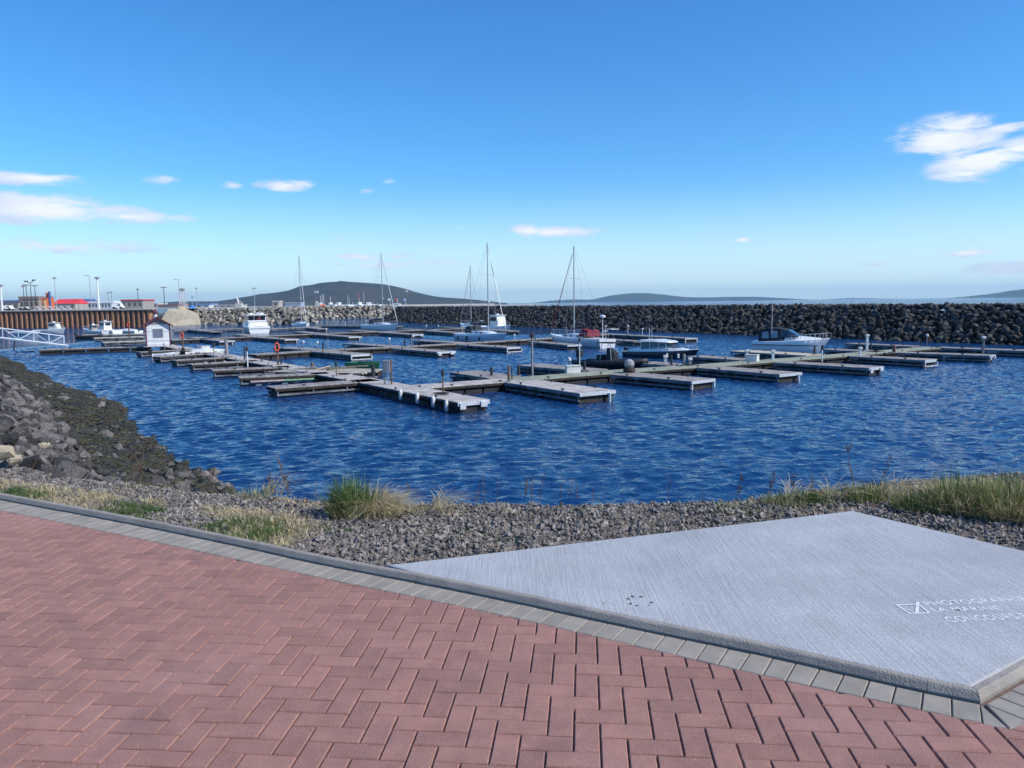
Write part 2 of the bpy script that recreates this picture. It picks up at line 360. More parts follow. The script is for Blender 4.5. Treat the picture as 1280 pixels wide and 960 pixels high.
def speck(m,scale,thr,col,amt=.6):
    t=m.node_tree;n=t.nodes;l=t.links;b=n['Principled BSDF']; tc=n.new('ShaderNodeTexCoord')
    v=n.new('ShaderNodeTexNoise'); v.inputs['Scale'].default_value=scale; v.inputs['Detail'].default_value=2; l.new(tc.outputs['Object'],v.inputs['Vector'])
    g=n.new('ShaderNodeMapRange'); g.inputs[1].default_value=thr; g.inputs[2].default_value=thr+.12; g.inputs[4].default_value=amt; l.new(v.outputs[0],g.inputs[0])
    x=n.new('ShaderNodeMix'); x.data_type='RGBA'; src=b.inputs['Base Color'].links[0].from_socket
    l.new(g.outputs[0],x.inputs[0]); l.new(src,x.inputs[6]); x.inputs[7].default_value=(*col,1); l.new(x.outputs[2],b.inputs['Base Color'])
speck(M_brick,240,.57,(.66,.47,.42),.6); speck(M_brick,190,.58,(.14,.07,.06),.55)
speck(M_brick,1.1,.56,(.45,.27,.25),.22); speck(M_brick,2.9,.58,(.19,.115,.105),.3)
def polyobj(name,V,Fl,Rn,m):
    me=bpy.data.meshes.new(name); me.from_pydata(V,[],Fl); a=me.attributes.new('rnd','FLOAT','POINT'); a.data.foreach_set('value',np.array(Rn,np.float32)); me.materials.append(m); me.update(); return link(bpy.data.objects.new(name,me))
tag(polyobj('brick_paving',bv,bf,br,M_brick),kind='structure')
# ---- grey soldier course between bricks and kerb
bv=[];bf=[];br=[]
GAP=.020
def soldiers(outer,inn,step,edge_off):
    """cross pavers between two lines"""
    L1=[0]; 
    for a,b in zip(outer[:-1],outer[1:]): L1.append(L1[-1]+(b-a).length)
    def at(s):
        s=min(max(s,0),L1[-1]); k=int(np.searchsorted(L1,s)); k=max(k,1); t=(s-L1[k-1])/max(1e-6,L1[k]-L1[k-1]); return outer[k-1].lerp(outer[k],t),(outer[k]-outer[k-1]).normalized()
    n=int(L1[-1]/step)
    for i in range(n):
        p,t=at(L1[-1]-i*step); q,t2=at(L1[-1]-(i+1)*step)
        def foot(p,t):
            nn=Vector((t.y,-t.x,0)); nn=nn if nn.dot(inn(p)-p)>0 else -nn
            d=(inn(p)-p).dot(nn); return p+nn*edge_off, p+nn*(d-.0005)
        a,a2=foot(p,t); b,b2=foot(q,t2)
        brick([a,b,b2,a2],random.random(),cham=.004,gap=.0022,dz=random.uniform(-.001,.001),tilt=(random.gauss(0,.004),random.gauss(0,.004)))
INa2=np.array([p[:] for p in resample(INs,.01)])
def near_in(p):
    k=int(np.argmin((INa2[:,0]-p.x)**2+(INa2[:,1]-p.y)**2)); return Vector(INa2[k])
# lead the first run on to the mitre
soldiers(KBs[len(KBs)-130:],near_in,.102,GAP)
soldiers(resample(K2,.12)[::-1],lambda p:p+nI2*.2,.102,GAP)
n1_=Vector((_k.y,-_k.x,0)) if False else None
_t=(KBs[-1]-KBs[-3]).normalized(); _a=Vector((_t.y,-_t.x,0)); _a=_a if _a.y<0 else -_a
brick([KC+_a*GAP,KC+_a*.2,Vector((IC.x,IC.y,0))],.4,cham=.004,gap=.002)
brick([KC+nI2*GAP,Vector((IC.x,IC.y,0)),KC+nI2*.2],.6,cham=.004,gap=.002)
M_sold=mat('grey_paver',(.36,.315,.265),.85,scale=8,col2=(.28,.25,.21),bump=.5,bscale=380,rnd=.09)
speck(M_sold,240,.6,(.66,.62,.57),.5); speck(M_sold,220,.62,(.2,.19,.18),.5)
tag(polyobj('paver_border',bv,bf,br,M_sold),kind='structure')
# ---- sand joint bed & wider forecourt
def sheet(name,P,z,m,sub=None):
    o=MB().add([(p[0],p[1],z) for p in P],[tuple(range(len(P)))]).build(name,m); return tag(o,kind='structure')
M_joint=mat('joint_sand',(.17,.115,.09),.95,scale=30,col2=(.10,.07,.058))
left=[(p.x,p.y) for p in KBs]
P=[(-9.6,-1.6),(5.3,-1.6),(5.3,6.4),(KD.x,KD.y),(KC.x,KC.y)]+[(p.x,p.y) for p in KBs[::-6] if p.x>-9.6]+[(-9.6,9.4)]
sheet('paving_bed',P,-.0125,M_joint)
P=[(-60,-50),(60,-50),(60,-1.6),(-60,-1.6)]; M_far=mat('paving_far',(.33,.17,.16),.9,scale=4)
sheet('promenade',P,-.006,M_far)
sheet('promenade',[(-60,-1.6),(-9.6,-1.6),(-9.6,9.5),(-15,12.2),(-26,19),(-60,45)],-.006,M_far)
sheet('promenade',[(5.3,-1.6),(60,-1.6),(60,6.5),(5.3,6.3)],-.006,M_far)
gv=[];gf=[]  # near-black strip along the kerb foot, shade of the gap put in as colour
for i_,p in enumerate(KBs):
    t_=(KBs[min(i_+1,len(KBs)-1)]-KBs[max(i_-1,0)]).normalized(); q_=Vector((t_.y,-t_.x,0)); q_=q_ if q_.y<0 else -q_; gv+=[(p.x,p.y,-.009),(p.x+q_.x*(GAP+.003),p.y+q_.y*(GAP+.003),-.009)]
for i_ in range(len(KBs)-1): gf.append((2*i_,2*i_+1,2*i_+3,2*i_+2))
tag(MB().add(gv,gf).build('kerb_shade_strip',mat('joint_shade',(.022,.02,.018),.95,.3)),kind='structure')
# ---- kerbs
M_kerb=mat('kerb_concrete',(.34,.305,.265),.85,scale=7,col2=(.25,.225,.20),bump=.5,bscale=120)
def kerb(name,P,side,h,wd,m,cuts,mit0=None,mit1=None):
    """battered kerb stones following a line; side=+1 puts the stone left of the line"""
    v=[];f=[]; P=[Vector(p) for p in P]; prof=[(0,-.06),(0,.003),(.012,h-.006),(.018,h),(wd-.006,h),(wd,h-.008),(wd,-.08)]
    n=len(prof)
    for i,p in enumerate(P):
        t=(P[min(i+1,len(P)-1)]-P[max(i-1,0)]).normalized(); nn=Vector((-t.y,t.x,0))*side
        if i==0 and mit0: nn=mit0
        if i==len(P)-1 and mit1: nn=mit1
        for (a,z) in prof: v.append(tuple(p+nn*a+Vector((0,0,z))))
    for i in range(len(P)-1):
        for k in range(n-1): f.append((i*n+k,(i+1)*n+k,(i+1)*n+k+1,i*n+k+1))
    f.append(tuple(range(n))); f.append(tuple((len(P)-1)*n+k for k in range(n))[::-1])
    return MB().add(v,f).build(name,m)
kw=.052; KH=.036
# stones about 3 m long with thin joints, mitred at the corner
segs=[]; run=[KBs[0]]; acc=0
for a,b in zip(KBs[:-1],KBs[1:]):
    acc+=(b-a).length; run.append(b)
    if acc>2.6: segs.append(run); run=[b]; acc=0
segs.append(run)
kr=empty('kerb',(0,0,0)); tag(kr,kind='structure')
def isect(p,d,q,e):
    den=d.x*e.y-d.y*e.x; t=((q.x-p.x)*e.y-(q.y-p.y)*e.x)/den; return p+d*t
_tk=(KBs[-1]-KBs[-3]).normalized(); _nk=Vector((-_tk.y,_tk.x,0)); _n2=Vector((-k2.y,k2.x,0))
MIT=(isect(KC+_nk*kw,_tk,KC+_n2*kw,k2)-KC)/kw
for s in segs:
    if len(s)<2: continue
    s=[p.copy() for p in s]; s[0]=s[0].lerp(s[1],.03); last=(s[-1]-KC).length<1e-4
    if last: s=[p for p in s if (p-KC).length>.13]+[KC-_tk*.0012]
    kerb('kerb_stone',s,1,KH,kw,M_kerb,None,mit1=MIT if last else None).parent=kr
k2s=[KC+k2*.0025]+resample(K2,.3)[1:]
kerb('kerb_stone',[p for p in k2s],1,KH,kw,M_kerb,None,mit0=MIT).parent=kr
# ---- concrete slab
SZ=.031
sl_px=[(484,706.5),(1065,638),(1300,693)]
tip=G(484,706,SZ); far=G(1065,638,SZ); rgt=G(1280,688,SZ); dr=(rgt-far).normalized(); rgt2=far+dr*3.6
tk=(KBs[-1]-KBs[-3]).normalized(); nk=Vector((-tk.y,tk.x,0))
front=[p+Vector((-(KBs[min(i+1,len(KBs)-1)]-KBs[i-1]).normalized().y,(KBs[min(i+1,len(KBs)-1)]-KBs[i-1]).normalized().x,0))*(kw+.001) for i,p in enumerate(KBs) if i>0 and p.x>tip.x+.12]
corner=KC+nk*(kw+.001)
n2=Vector((-k2.y,k2.x,0)); 
# intersection of the two inner kerb faces
def isect(p,d,q,e):
    den=d.x*e.y-d.y*e.x; t=((q.x-p.x)*e.y-(q.y-p.y)*e.x)/den; return p+d*t
ci=isect(KC+nk*(kw+.001),tk,KC+n2*(kw+.001),k2)
front=[p for p in front if (p-ci).dot(tk)<-.03]
SR=isect(Vector((far.x,far.y,0)),Vector((dr.x,dr.y,0)),KC+n2*(kw+.001),k2); sp_=[Vector((tip.x,tip.y,0)),]+front[::4]+[ci,SR,Vector((far.x,far.y,0))]
sp2=resample(sp_+[sp_[0]],.14)[:-1]
cen=sum(sp2,Vector())/len(sp2)
m_=len(sp2); v=[]; 
rr=[(0,-.10),(0,SZ-.014),(.004,SZ-.004),(.013,SZ)]
for (ins,z) in rr:
    for i,p in enumerate(sp2):
        a=sp2[i-1];b=sp2[(i+1)%m_]; t=(b-a).normalized(); nn=Vector((-t.y,t.x,0))
        jit=0 if ins==0 and False else rng.normal()*.0009
        q=p+nn*(ins+jit); v.append((q.x,q.y,z))
f=[]
for k in range(3):
    for i in range(m_): j=(i+1)%m_; f.append((k*m_+i,k*m_+j,(k+1)*m_+j,(k+1)*m_+i))
f.append(tuple(3*m_+i for i in range(m_)))
def slab_mat():
    m=mat('broomed_concrete',(.44,.445,.45),.6,scale=1.4,col2=(.36,.365,.375),spec=.5)
    t=m.node_tree;n=t.nodes;l=t.links;b=n['Principled BSDF']; tc=n.new('ShaderNodeTexCoord')
    mp=n.new('ShaderNodeMapping'); mp.inputs['Rotation'].default_value=(0,0,R(-22)); mp.inputs['Scale'].default_value=(1,.04,1); l.new(tc.outputs['Object'],mp.inputs[0])
    a=n.new('ShaderNodeTexNoise'); a.inputs['Scale'].default_value=75; a.inputs['Detail'].default_value=4; l.new(mp.outputs[0],a.inputs['Vector'])
    c=n.new('ShaderNodeTexNoise'); c.inputs['Scale'].default_value=170; c.inputs['Detail'].default_value=3; l.new(tc.outputs['Object'],c.inputs['Vector'])
    b1=n.new('ShaderNodeBump'); b1.inputs['Strength'].default_value=.55; b1.inputs['Distance'].default_value=.006; l.new(a.outputs[0],b1.inputs['Height'])
    b2=n.new('ShaderNodeBump'); b2.inputs['Strength'].default_value=.7; b2.inputs['Distance'].default_value=.004; l.new(c.outputs[0],b2.inputs['Height']); l.new(b1.outputs[0],b2.inputs['Normal']); l.new(b2.outputs[0],b.inputs['Normal'])
    mr=n.new('ShaderNodeMapRange'); mr.inputs[1].default_value=.3; mr.inputs[2].default_value=.7; mr.inputs[3].default_value=.90; mr.inputs[4].default_value=1.07; l.new(a.outputs[0],mr.inputs[0])
    mr2=n.new('ShaderNodeMapRange'); mr2.inputs[1].default_value=.35; mr2.inputs[2].default_value=.65; mr2.inputs[3].default_value=.72; mr2.inputs[4].default_value=1.22; l.new(c.outputs[0],mr2.inputs[0])
    mu=n.new('ShaderNodeMath'); mu.operation='MULTIPLY'; l.new(mr.outputs[0],mu.inputs[0]); l.new(mr2.outputs[0],mu.inputs[1])
    src=b.inputs['Base Color'].links[0].from_socket; vm=n.new('ShaderNodeVectorMath'); vm.operation='SCALE'; l.new(src,vm.inputs[0]); l.new(mu.outputs[0],vm.inputs['Scale']); l.new(vm.outputs[0],b.inputs['Base Color'])
    return m
_sm=slab_mat(); speck(_sm,1.7,.55,(.30,.30,.295),.3); speck(_sm,26,.70,(.16,.165,.17),.5); slab=MB().add(v,f).build('concrete_slab',_sm); tag(slab,kind='structure')
# pits chipped in the slab near the kerb
M_pit=mat('pit',(.06,.07,.09),.95,.3)
for i,(px,py,s) in enumerate([(790.6,745.3,.011),(785.8,748.6,.011),(788,754.4,.011),(796,756.8,.010),(801.5,745.8,.012),(814,753,.012),(811,756.3,.007),(754,754,.006)]):
    c=G(px,py,SZ+.0012); a0=random.random()*6
    pts=[(c.x+math.cos(a0+k*.785)*s*random.uniform(.7,1.2),c.y+math.sin(a0+k*.785)*s*1.1*random.uniform(.7,1.2),SZ+.0012) for k in range(8)]
    o=MB().add(pts,[tuple(range(8))]).build('slab_pit',M_pit); tag(o,kind='structure')
# ---- stencilled writing on the slab
M_stencil=mat('stencil_white',(.82,.84,.86),.7,scale=90,col2=(.60,.62,.66),bump=.4,bscale=200)
tw=empty('stencil_marking',G(1140,760,SZ),0,'white stencilled sailboat mark and lettering painted on the concrete slab','pavement marking')
tw.location.z=SZ
def stencil_text(s,p0,p1,size):
    a=G(*p0,SZ); b=G(*p1,SZ); cu=bpy.data.curves.new('txt','FONT'); cu.body=s; cu.size=1; cu.offset=.012; cu.space_character=1.1
    o=bpy.data.objects.new('lettering',cu); scn.collection.objects.link(o); bpy.context.view_layer.update()
    dg=bpy.context.evaluated_depsgraph_get(); me=bpy.data.meshes.new_from_object(o.evaluated_get(dg)); scn.collection.objects.unlink(o); bpy.data.objects.remove(o)
    xs=[v.co.x for v in me.vertices]; ys=[v.co.y for v in me.vertices]; w_=max(xs)-min(xs); h_=max(ys)
    ln=(b-a).length; d=(b-a).normalized(); nn=Vector((-d.y,d.x,0))
    for v in me.vertices:
        q=a+d*(v.co.x-min(xs))/w_*ln+nn*(v.co.y/h_*size); v.co=(q.x-tw.location.x,q.y-tw.location.y,.0015)
    me.materials.append(M_stencil); me.update()
    return link(bpy.data.objects.new('lettering',me),tw)
e1=(1160,759); 
stencil_text('PHOTOGRAPHIE',(1160,757.5),(1286,751.2),.058)
stencil_text('LA MARINE',(1168,764.8),(1253,763),.052)
stencil_text('CONCOURS PHOTO',(1188,778),(1335,770.5),.064)
mb=MB()
def stroke(pts,wd):
    Q=[G(x,y,SZ+.0025)-tw.location for x,y in pts]
    for a,b in zip(Q[:-1],Q[1:]):
        d=(b-a).normalized(); nn=Vector((-d.y,d.x,0))*wd/2; z=.0025+.0003*len(mb.f)*.1
        mb.add([(a-nn-d*wd/3),(b-nn+d*wd/3),(b+nn+d*wd/3),(a+nn-d*wd/3)],[(0,1,2,3)])
        for k in range(4): x=mb.v[-1-k]; mb.v[-1-k]=(x[0],x[1],z)
stroke([(1121,756.2),(1145.5,755.2)],.012); stroke([(1121,756.2),(1136.5,766.3)],.012); stroke([(1136.5,766.5),(1161.5,766.3)],.012)
stroke([(1150.5,757),(1161.5,766)],.011); stroke([(1131,761),(1141.5,764.5)],.008); stroke([(1147.3,753),(1146,766)],.016)
mb.build('sailboat_mark',M_stencil,tw)

# ---- bank terrain
crest=[(-75,95),(-50,66),(-28,38),(-14,19.5),(-8,11.4),(-5.3,8.0),(-3.8,7.35),(-2.55,6.85),(-1.27,6.5),(0,6.42),(1.7,6.4),(2.6,6.75),(4,7.2),(6,7.6),(10,8.2),(20,8.5),(60,8.5)]
shore=[(-72.5,104),(-56.5,85.9),(-33,55),(-21,41),(-15,31),(-12.0,26.5),(-9.7,23.6),(-7.3,20.4),(-4,15.5),(0,13),(3,12.6),(6,13),(9,13.6),(13,14),(20,14.3),(30,14.4),(60,14.5)]
kline=[(-80,85),(-55,60),(-33,35),(-18,17),(-11,10.6),(-7,7.85),(-4.5,6.62),(-2.9,5.85),(-1.7,5.2),(-.8,4.75),(1,3.9),(2.1,3.6),(3.3,4.2),(5.5,5.6),(10,6),(20,6.2),(60,6.2)]
def res_n(P,n):
    P=np.array(P,float); # parametrise by point index, refined toward the middle
    t=np.linspace(0,len(P)-1,n); i=np.arange(len(P)); return np.stack([np.interp(t,i,P[:,0]),np.interp(t,i,P[:,1])],-1)
NS=900
def sm(A,k):
    for _ in range(k): A[1:-1]=(A[:-2]+A[1:-1]*2+A[2:])/4
    return A
Cx=sm(res_n(crest,NS),400); Sx=sm(res_n(shore,NS),60); Kx=sm(res_n(kline,NS),60)
ss=np.linspace(0,1,NS)
# seaweed tongues on the shoreline
nrm=(Sx-Cx); nrm/=np.linalg.norm(nrm,axis=1)[:,None]
u_=np.linspace(0,len(shore)-1,NS)
wig=.9*np.sin(u_*7.3)*np.sin(u_*3.1+1)+.5*np.sin(u_*17+.5); wig*=(u_<7.2)
Sx=Sx+nrm*wig[:,None]
rowsP=[]
def row(P,z): rowsP.append(np.concatenate([P,z[:,None] if isinstance(z,np.ndarray) else np.full((NS,1),z)],1))
for t in np.linspace(0,1,26): 
    P=Kx*(1-t)+Cx*t; row(P,-.045-.03*t+ .012*fbm(P[:,0],P[:,1],1.3,2))
for t in np.linspace(0,1,60)[1:]:
    P=Cx*(1-t)+Sx*t
    z=np.where(t<.42, -.075-(t/.42)**1.05*1.95, -2.02-(t-.42)/.58*1.35)
    z=np.full(NS,z)+fbm(P[:,0],P[:,1],.35,5)*.10*min(1,t*6)*(.35 if t>.9 else 1)+fbm(P[:,0],P[:,1],1.7,6)*.05*min(1,t*6)*(t<.95)
    row(P,z)
for t,z in ((1.12,-3.7),(1.5,-4.6),(2.2,-5.5)): row(Cx*(1-t)+Sx*t,z)
A=np.stack(rowsP); nr=len(A); i=np.arange(nr*NS).reshape(nr,NS); Fq=np.stack([i[:-1,:-1],i[1:,:-1],i[1:,1:],i[:-1,1:]],-1).reshape(-1,4)[:, ::-1]
# material: soil, gravel dust, seaweed band
def bank_mat():
    m=mat('bank_soil',(.17,.14,.11),.95,scale=3,col2=(.09,.078,.066),bump=.8,bscale=30)
    t=m.node_tree;n=t.nodes;l=t.links;b=n['Principled BSDF']; tc=n.new('ShaderNodeTexCoord'); sp=n.new('ShaderNodeSeparateXYZ'); l.new(tc.outputs['Object'],sp.inputs[0])
    nz=n.new('ShaderNodeTexNoise'); nz.inputs['Scale'].default_value=.6; nz.inputs['Detail'].default_value=6; l.new(tc.outputs['Object'],nz.inputs['Vector'])
    ad=n.new('ShaderNodeMath'); ad.operation='MULTIPLY_ADD'; ad.inputs[1].default_value=-1.3; l.new(nz.outputs[0],ad.inputs[0]); l.new(sp.outputs[2],ad.inputs[2])
    mr=n.new('ShaderNodeMapRange'); mr.inputs[1].default_value=-1.75; mr.inputs[2].default_value=-2.1; l.new(ad.outputs[0],mr.inputs[0])
    c=n.new('ShaderNodeTexNoise'); c.inputs['Scale'].default_value=2.6; c.inputs['Detail'].default_value=8; c.inputs['Roughness'].default_value=.75; l.new(tc.outputs['Object'],c.inputs['Vector'])
    cr=n.new('ShaderNodeValToRGB'); e=cr.color_ramp.elements; e[0].position=.35; e[0].color=(.010,.009,.006,1); e[1].position=.68; e[1].color=(.06,.052,.02,1); l.new(c.outputs[0],cr.inputs[0])
    mx=n.new('ShaderNodeMix'); mx.data_type='RGBA'; l.new(mr.outputs[0],mx.inputs[0]); l.new(b.inputs['Base Color'].links[0].from_socket,mx.inputs[6]); l.new(cr.outputs[0],mx.inputs[7]); l.new(mx.outputs[2],b.inputs['Base Color'])
    return m
bank=fast('bank',A.reshape(-1,3),Fq,bank_mat(),smooth=True); tag(bank,kind='structure')
def bankpt(u,t,side='slope'):
    """u 0..NS-1, t along crest->shore (or kerb->crest)"""
    u=np.clip(u,0,NS-1); r=(t*59+25) if side=='slope' else t*25
    r=np.clip(r,0,nr-1); r0=np.floor(r).astype(int); r1=np.minimum(r0+1,nr-1); fr=(r-r0)[:,None]; u0=np.floor(u).astype(int); u1=np.minimum(u0+1,NS-1); fu=(u-u0)[:,None]
    a=A[r0,u0]*(1-fu)+A[r0,u1]*fu; b=A[r1,u0]*(1-fu)+A[r1,u1]*fu; return a*(1-fr)+b*fr
def u_at_x(x,line=Cx): return np.interp(x,line[:,0],np.arange(NS))
# ---- riprap on the left bank
M_rip=mat('riprap',(.135,.12,.112),.85,scale=5,col2=(.05,.047,.048),bump=1,bscale=9,rnd=.75)
M_ripd=mat('riprap_dark',(.10,.085,.07),.85,scale=2.5,col2=(.05,.045,.04),bump=.6,bscale=12,rnd=.4)
M_tan=mat('tan_rock',(.46,.38,.27),.85,scale=3,col2=(.34,.28,.20),bump=.6,bscale=12)
cand=[]
arc=np.concatenate([[0],np.cumsum(np.linalg.norm(np.diff(Cx,axis=0),axis=1))])
smax=np.interp(u_at_x(-4.3),np.arange(NS),arc)
s=0
while s<smax:
    for t in np.arange(.02,.37,.052 if s<smax-16 else .036):
        s2=s+rng.uniform(-.2,.2); t2=t+rng.uniform(-.025,.025); u=np.interp(s2,arc,np.arange(NS)); x=np.interp(u,np.arange(NS),Cx[:,0])
        sz=rng.choice([.13,.17,.22,.28,.36],p=[.2,.3,.25,.17,.08])*(.95 if x<-14 else .72 if x<-7.5 else .55)
        cand.append((u,t2,sz))
    s+=.24 if s>smax-16 else .4
cand=np.array(cand); RP=bankpt(cand[:,0],cand[:,1]); RP[:,2]+=cand[:,2]*.18
far_=cand[:,1]; vis=[]
for k,p in enumerate(RP):
    d=math.hypot(p[0],p[1]); azz=math.atan2(p[0],p[1]); vis.append(cand[k,2]/d if azz>-.62 else 0)
order=np.argsort(-np.array(vis)); ind=set(order[:240].tolist())
TR=[rock_tmpl(100+i,n=20) for i in range(9)]
tme=[]
for k,(V,Fc) in enumerate(TR):
    me=bpy.data.meshes.new('boulder'); me.from_pydata(V.tolist(),[],Fc.tolist()); me.materials.append(M_rip)
    a=me.attributes.new('rnd','FLOAT','POINT'); a.data.foreach_set('value',np.full(len(V),(k%9)/8.,np.float32)); me.update(); tme.append(me)
me_t=tme[0].copy(); me_t.materials.clear(); me_t.materials.append(M_tan)
for k in sorted(ind):
    o=bpy.data.objects.new('boulder',tme[k%9]); o.location=RP[k]; o.scale=[cand[k,2]]*3; o.rotation_euler=(rng.uniform(0,.6),rng.uniform(0,.6),rng.uniform(0,6.28)); link(o)
    tag(o,'grey angular boulder in the riprap on the left bank above the seaweed','boulder','riprap boulders on the left bank')
rest=[k for k in range(len(RP)) if k not in ind]
tag(rocks('riprap',RP[rest],cand[rest,2],M_rip,TR),'loose grey riprap stones covering the left bank','rocks',kind='stuff')
for (px,py,s_,lb) in ((3,567,.19,'pale tan boulder at the left edge of the bank, the larger one'),(16,575,.11,'small pale tan boulder just right of the larger tan boulder'),(54,558,.09,'single tan-topped boulder between grey boulders on the left bank')):
    d=D(px,py); p=Vector((0,0,EYE))+d*(8.2/d.y)
    if px==54: p=Vector((0,0,EYE))+d*(9.3/d.y)
    o=bpy.data.objects.new('boulder',me_t); o.location=p; o.scale=[s_]*3; o.rotation_euler=(.2,.1,px); link(o); tag(o,lb,'boulder','riprap boulders on the left bank')
# rocks amid the seaweed + seaweed clumps
n=190; u=rng.uniform(u_at_x(-60),u_at_x(-2.6),n); t=rng.uniform(.45,.98,n); P=bankpt(u,t); S=rng.choice([.12,.18,.26,.36],n,p=[.4,.3,.2,.1]); P[:,2]-=S*.15
tag(rocks('shore_stones',P,S,M_rip,TM),'scattered stones lying among the seaweed on the foreshore','rocks',kind='stuff')
M_weed=mat('seaweed',(.055,.046,.014),.6,scale=1.2,col2=(.010,.009,.005),rnd=.6,bump=.5,bscale=20,spec=.5,detail=8)
n=20000; u=np.interp(rng.uniform(np.interp(u_at_x(-66),np.arange(NS),arc),np.interp(u_at_x(-2.3),np.arange(NS),arc),n),arc,np.arange(NS)); t=rng.uniform(.32,1.0,n); t=np.clip(t,.30,1.01)
msk=fbm(u*.35,t*9,.2,9)+ (t-.34)*4+.30>rng.uniform(-.1,.5,n); P=bankpt(u[msk],t[msk]); S=rng.uniform(.07,.2,len(P))
VF=[(V*np.array([1,1,.42]),Fc) for V,Fc in TM]
def rocks_flat(name,P,S,m,tm):
    idx=rng.integers(0,len(tm),len(P)); Vs=[];Fs=[];Rn=[];b=0; rv=rng.random(len(P)); an=rng.uniform(0,6.28,len(P))
    for k,(V,Fc) in enumerate(tm):
        s=np.where(idx==k)[0]; c,sn=np.cos(an[s]),np.sin(an[s])
        Wx=c[:,None]*V[:,0]-sn[:,None]*V[:,1]; Wy=sn[:,None]*V[:,0]+c[:,None]*V[:,1]; W_=np.stack([Wx,Wy,np.repeat(V[None,:,2],len(s),0)],-1)*S[s][:,None,None]+P[s][:,None,:]
        Vs.append(W_.reshape(-1,3)); Fs.append((Fc[None]+(b+np.arange(len(s))*len(V))[:,None,None]).reshape(-1,3)); b+=len(s)*len(V); Rn.append(np.repeat(rv[s],len(V)))
    return fast(name,np.concatenate(Vs),np.concatenate(Fs),m,None,np.concatenate(Rn),smooth=True)
tag(rocks_flat('seaweed',P,S,M_weed,VF),'brown green seaweed covering the low-tide foreshore','seaweed',kind='stuff')
# ---- gravel between kerb/slab and crest
M_grav=mat('gravel',(.27,.235,.21),.85,scale=14,col2=(.125,.11,.10),bump=.4,bscale=60,rnd=.42)
def in_slab(x,y):
    # inside the convex slab outline?
    ok=np.ones(len(x),bool); q=[Vector((tip.x-.02,tip.y,0)),ci,SR,Vector((far.x,far.y,0))]
    for a,b in zip(q,q[1:]+q[:1]):
        e=b-a; ok&=((x-a.x)*e.y-(y-a.y)*e.x)<-.02
    return ok
def gravel_pts(n,x0,x1,t0,t1):
    x=rng.uniform(x0,x1,n); t=rng.uniform(t0,t1,n); u=u_at_x(x); P=np.where((t<1)[:,None],bankpt(u,np.minimum(t,1),'k'),bankpt(u,(t-1)*.5,'slope')); return P[~in_slab(P[:,0],P[:,1])],
def gravel(n,x0,x1,t0,t1,s0,s1):
    P=gravel_pts(n,x0,x1,t0,t1)[0]; S=rng.uniform(s0,s1,len(P))*rng.choice([1,1,1.35],len(P)); P[:,2]+=S*rng.uniform(-.2,.75,len(P))+fbm(P[:,0],P[:,1],.8,11)*.012; return P,S
g=[gravel(34000,-2.6,5.5,.02,1.28,.0125,.026),gravel(16000,-6.5,-2.4,.12,1.12,.010,.021),gravel(3500,5.5,12,.1,1.3,.03,.06),gravel(2500,-12,-6.5,.1,1.1,.02,.045)]
P=np.concatenate([a for a,_ in g]); S=np.concatenate([b for _,b in g])
tag(rocks('gravel',P,S,M_grav,TM[8:]),'crushed grey stone gravel between the paving and the water','gravel',kind='stuff')

# ---- breakwaters
def breakwater(name,a,b,label,m,mc,height,width,sp,sz,seed,cap0=True):
    a=Vector((*a,0)); b=Vector((*b,0)); d=(b-a); ln=d.length; d.normalize(); nn=Vector((-d.y,d.x,0))
    if nn.y<0: nn=-nn      # away from the camera
    P=[];S=[]; r=np.random.default_rng(seed); ns=int(ln/sp); hz=height
    slope=height*1.45; nr_=int(math.hypot(slope,height)/sp*1.15)
    for i in range(ns+1):
        for j in range(-1,nr_+1):
            t=j/nr_; s_=i*sp+r.uniform(-.5,.5)*sp; q=a+d*s_+nn*(t*slope+r.uniform(-.3,.3)*sp); s2=sz*r.uniform(.65,1.25)
            P.append((q.x,q.y,WZ+t*hz+r.uniform(-.25,.15)*sz)); S.append(s2)
        for j in range(1,int(width/sp)+1):
            q=a+d*(i*sp+r.uniform(-.4,.4)*sp)+nn*(slope+j*sp); P.append((q.x,q.y,WZ+hz+r.uniform(-.2,.02)*sz)); S.append(sz*r.uniform(.7,1.1))
        for j in range(1,4):
            t=1-j/3.; q=a+d*(i*sp)+nn*(slope+width+ (1-t)*slope); P.append((q.x,q.y,WZ+t*hz-.2)); S.append(sz*1.4)
    for k in range(46 if cap0 else 0):       # rounded head
        an=r.uniform(0,math.pi); rad=r.uniform(0,slope); c=a+nn*(slope+width/2); q=c-d*math.sin(an)*(rad*.9+width*.3)+nn*math.cos(an)*(rad+width/2)
        P.append((q.x,q.y,WZ+hz*(1-rad/slope)*.95)); S.append(sz*1.2)
    root=empty(name,(a.x,a.y,WZ),0,label,'breakwater')
    o=rocks('armour_rock',np.array(P)-np.array([a.x,a.y,WZ]),S,m,TR,root)
    e=b-a; prof=[(-1,-1.5),(slope,hz-.55),(slope+width,hz-.55),(2*slope+width,-1.5)]
    v=[tuple(nn*x+Vector((0,0,z))) for x,z in prof]+[tuple(e+nn*x+Vector((0,0,z))) for x,z in prof]
    MB().add(v,[(0,1,2,3),(7,6,5,4),(0,4,5,1),(1,5,6,2),(2,6,7,3)]).build('rock_core',mc,root)
    return root
M_bw=mat('breakwater_rock',(.06,.056,.055),.85,scale=.9,col2=(.012,.012,.014),bump=.8,bscale=5,rnd=.75)
M_core=mat('breakwater_core',(.015,.015,.015),.95)
M_bwt=mat('breakwater_tan',(.36,.32,.26),.85,scale=.9,col2=(.13,.12,.105),bump=.5,bscale=6,rnd=.5)
bd=(Vector((52.8,80))-Vector((-38.3,228.1))).normalized()
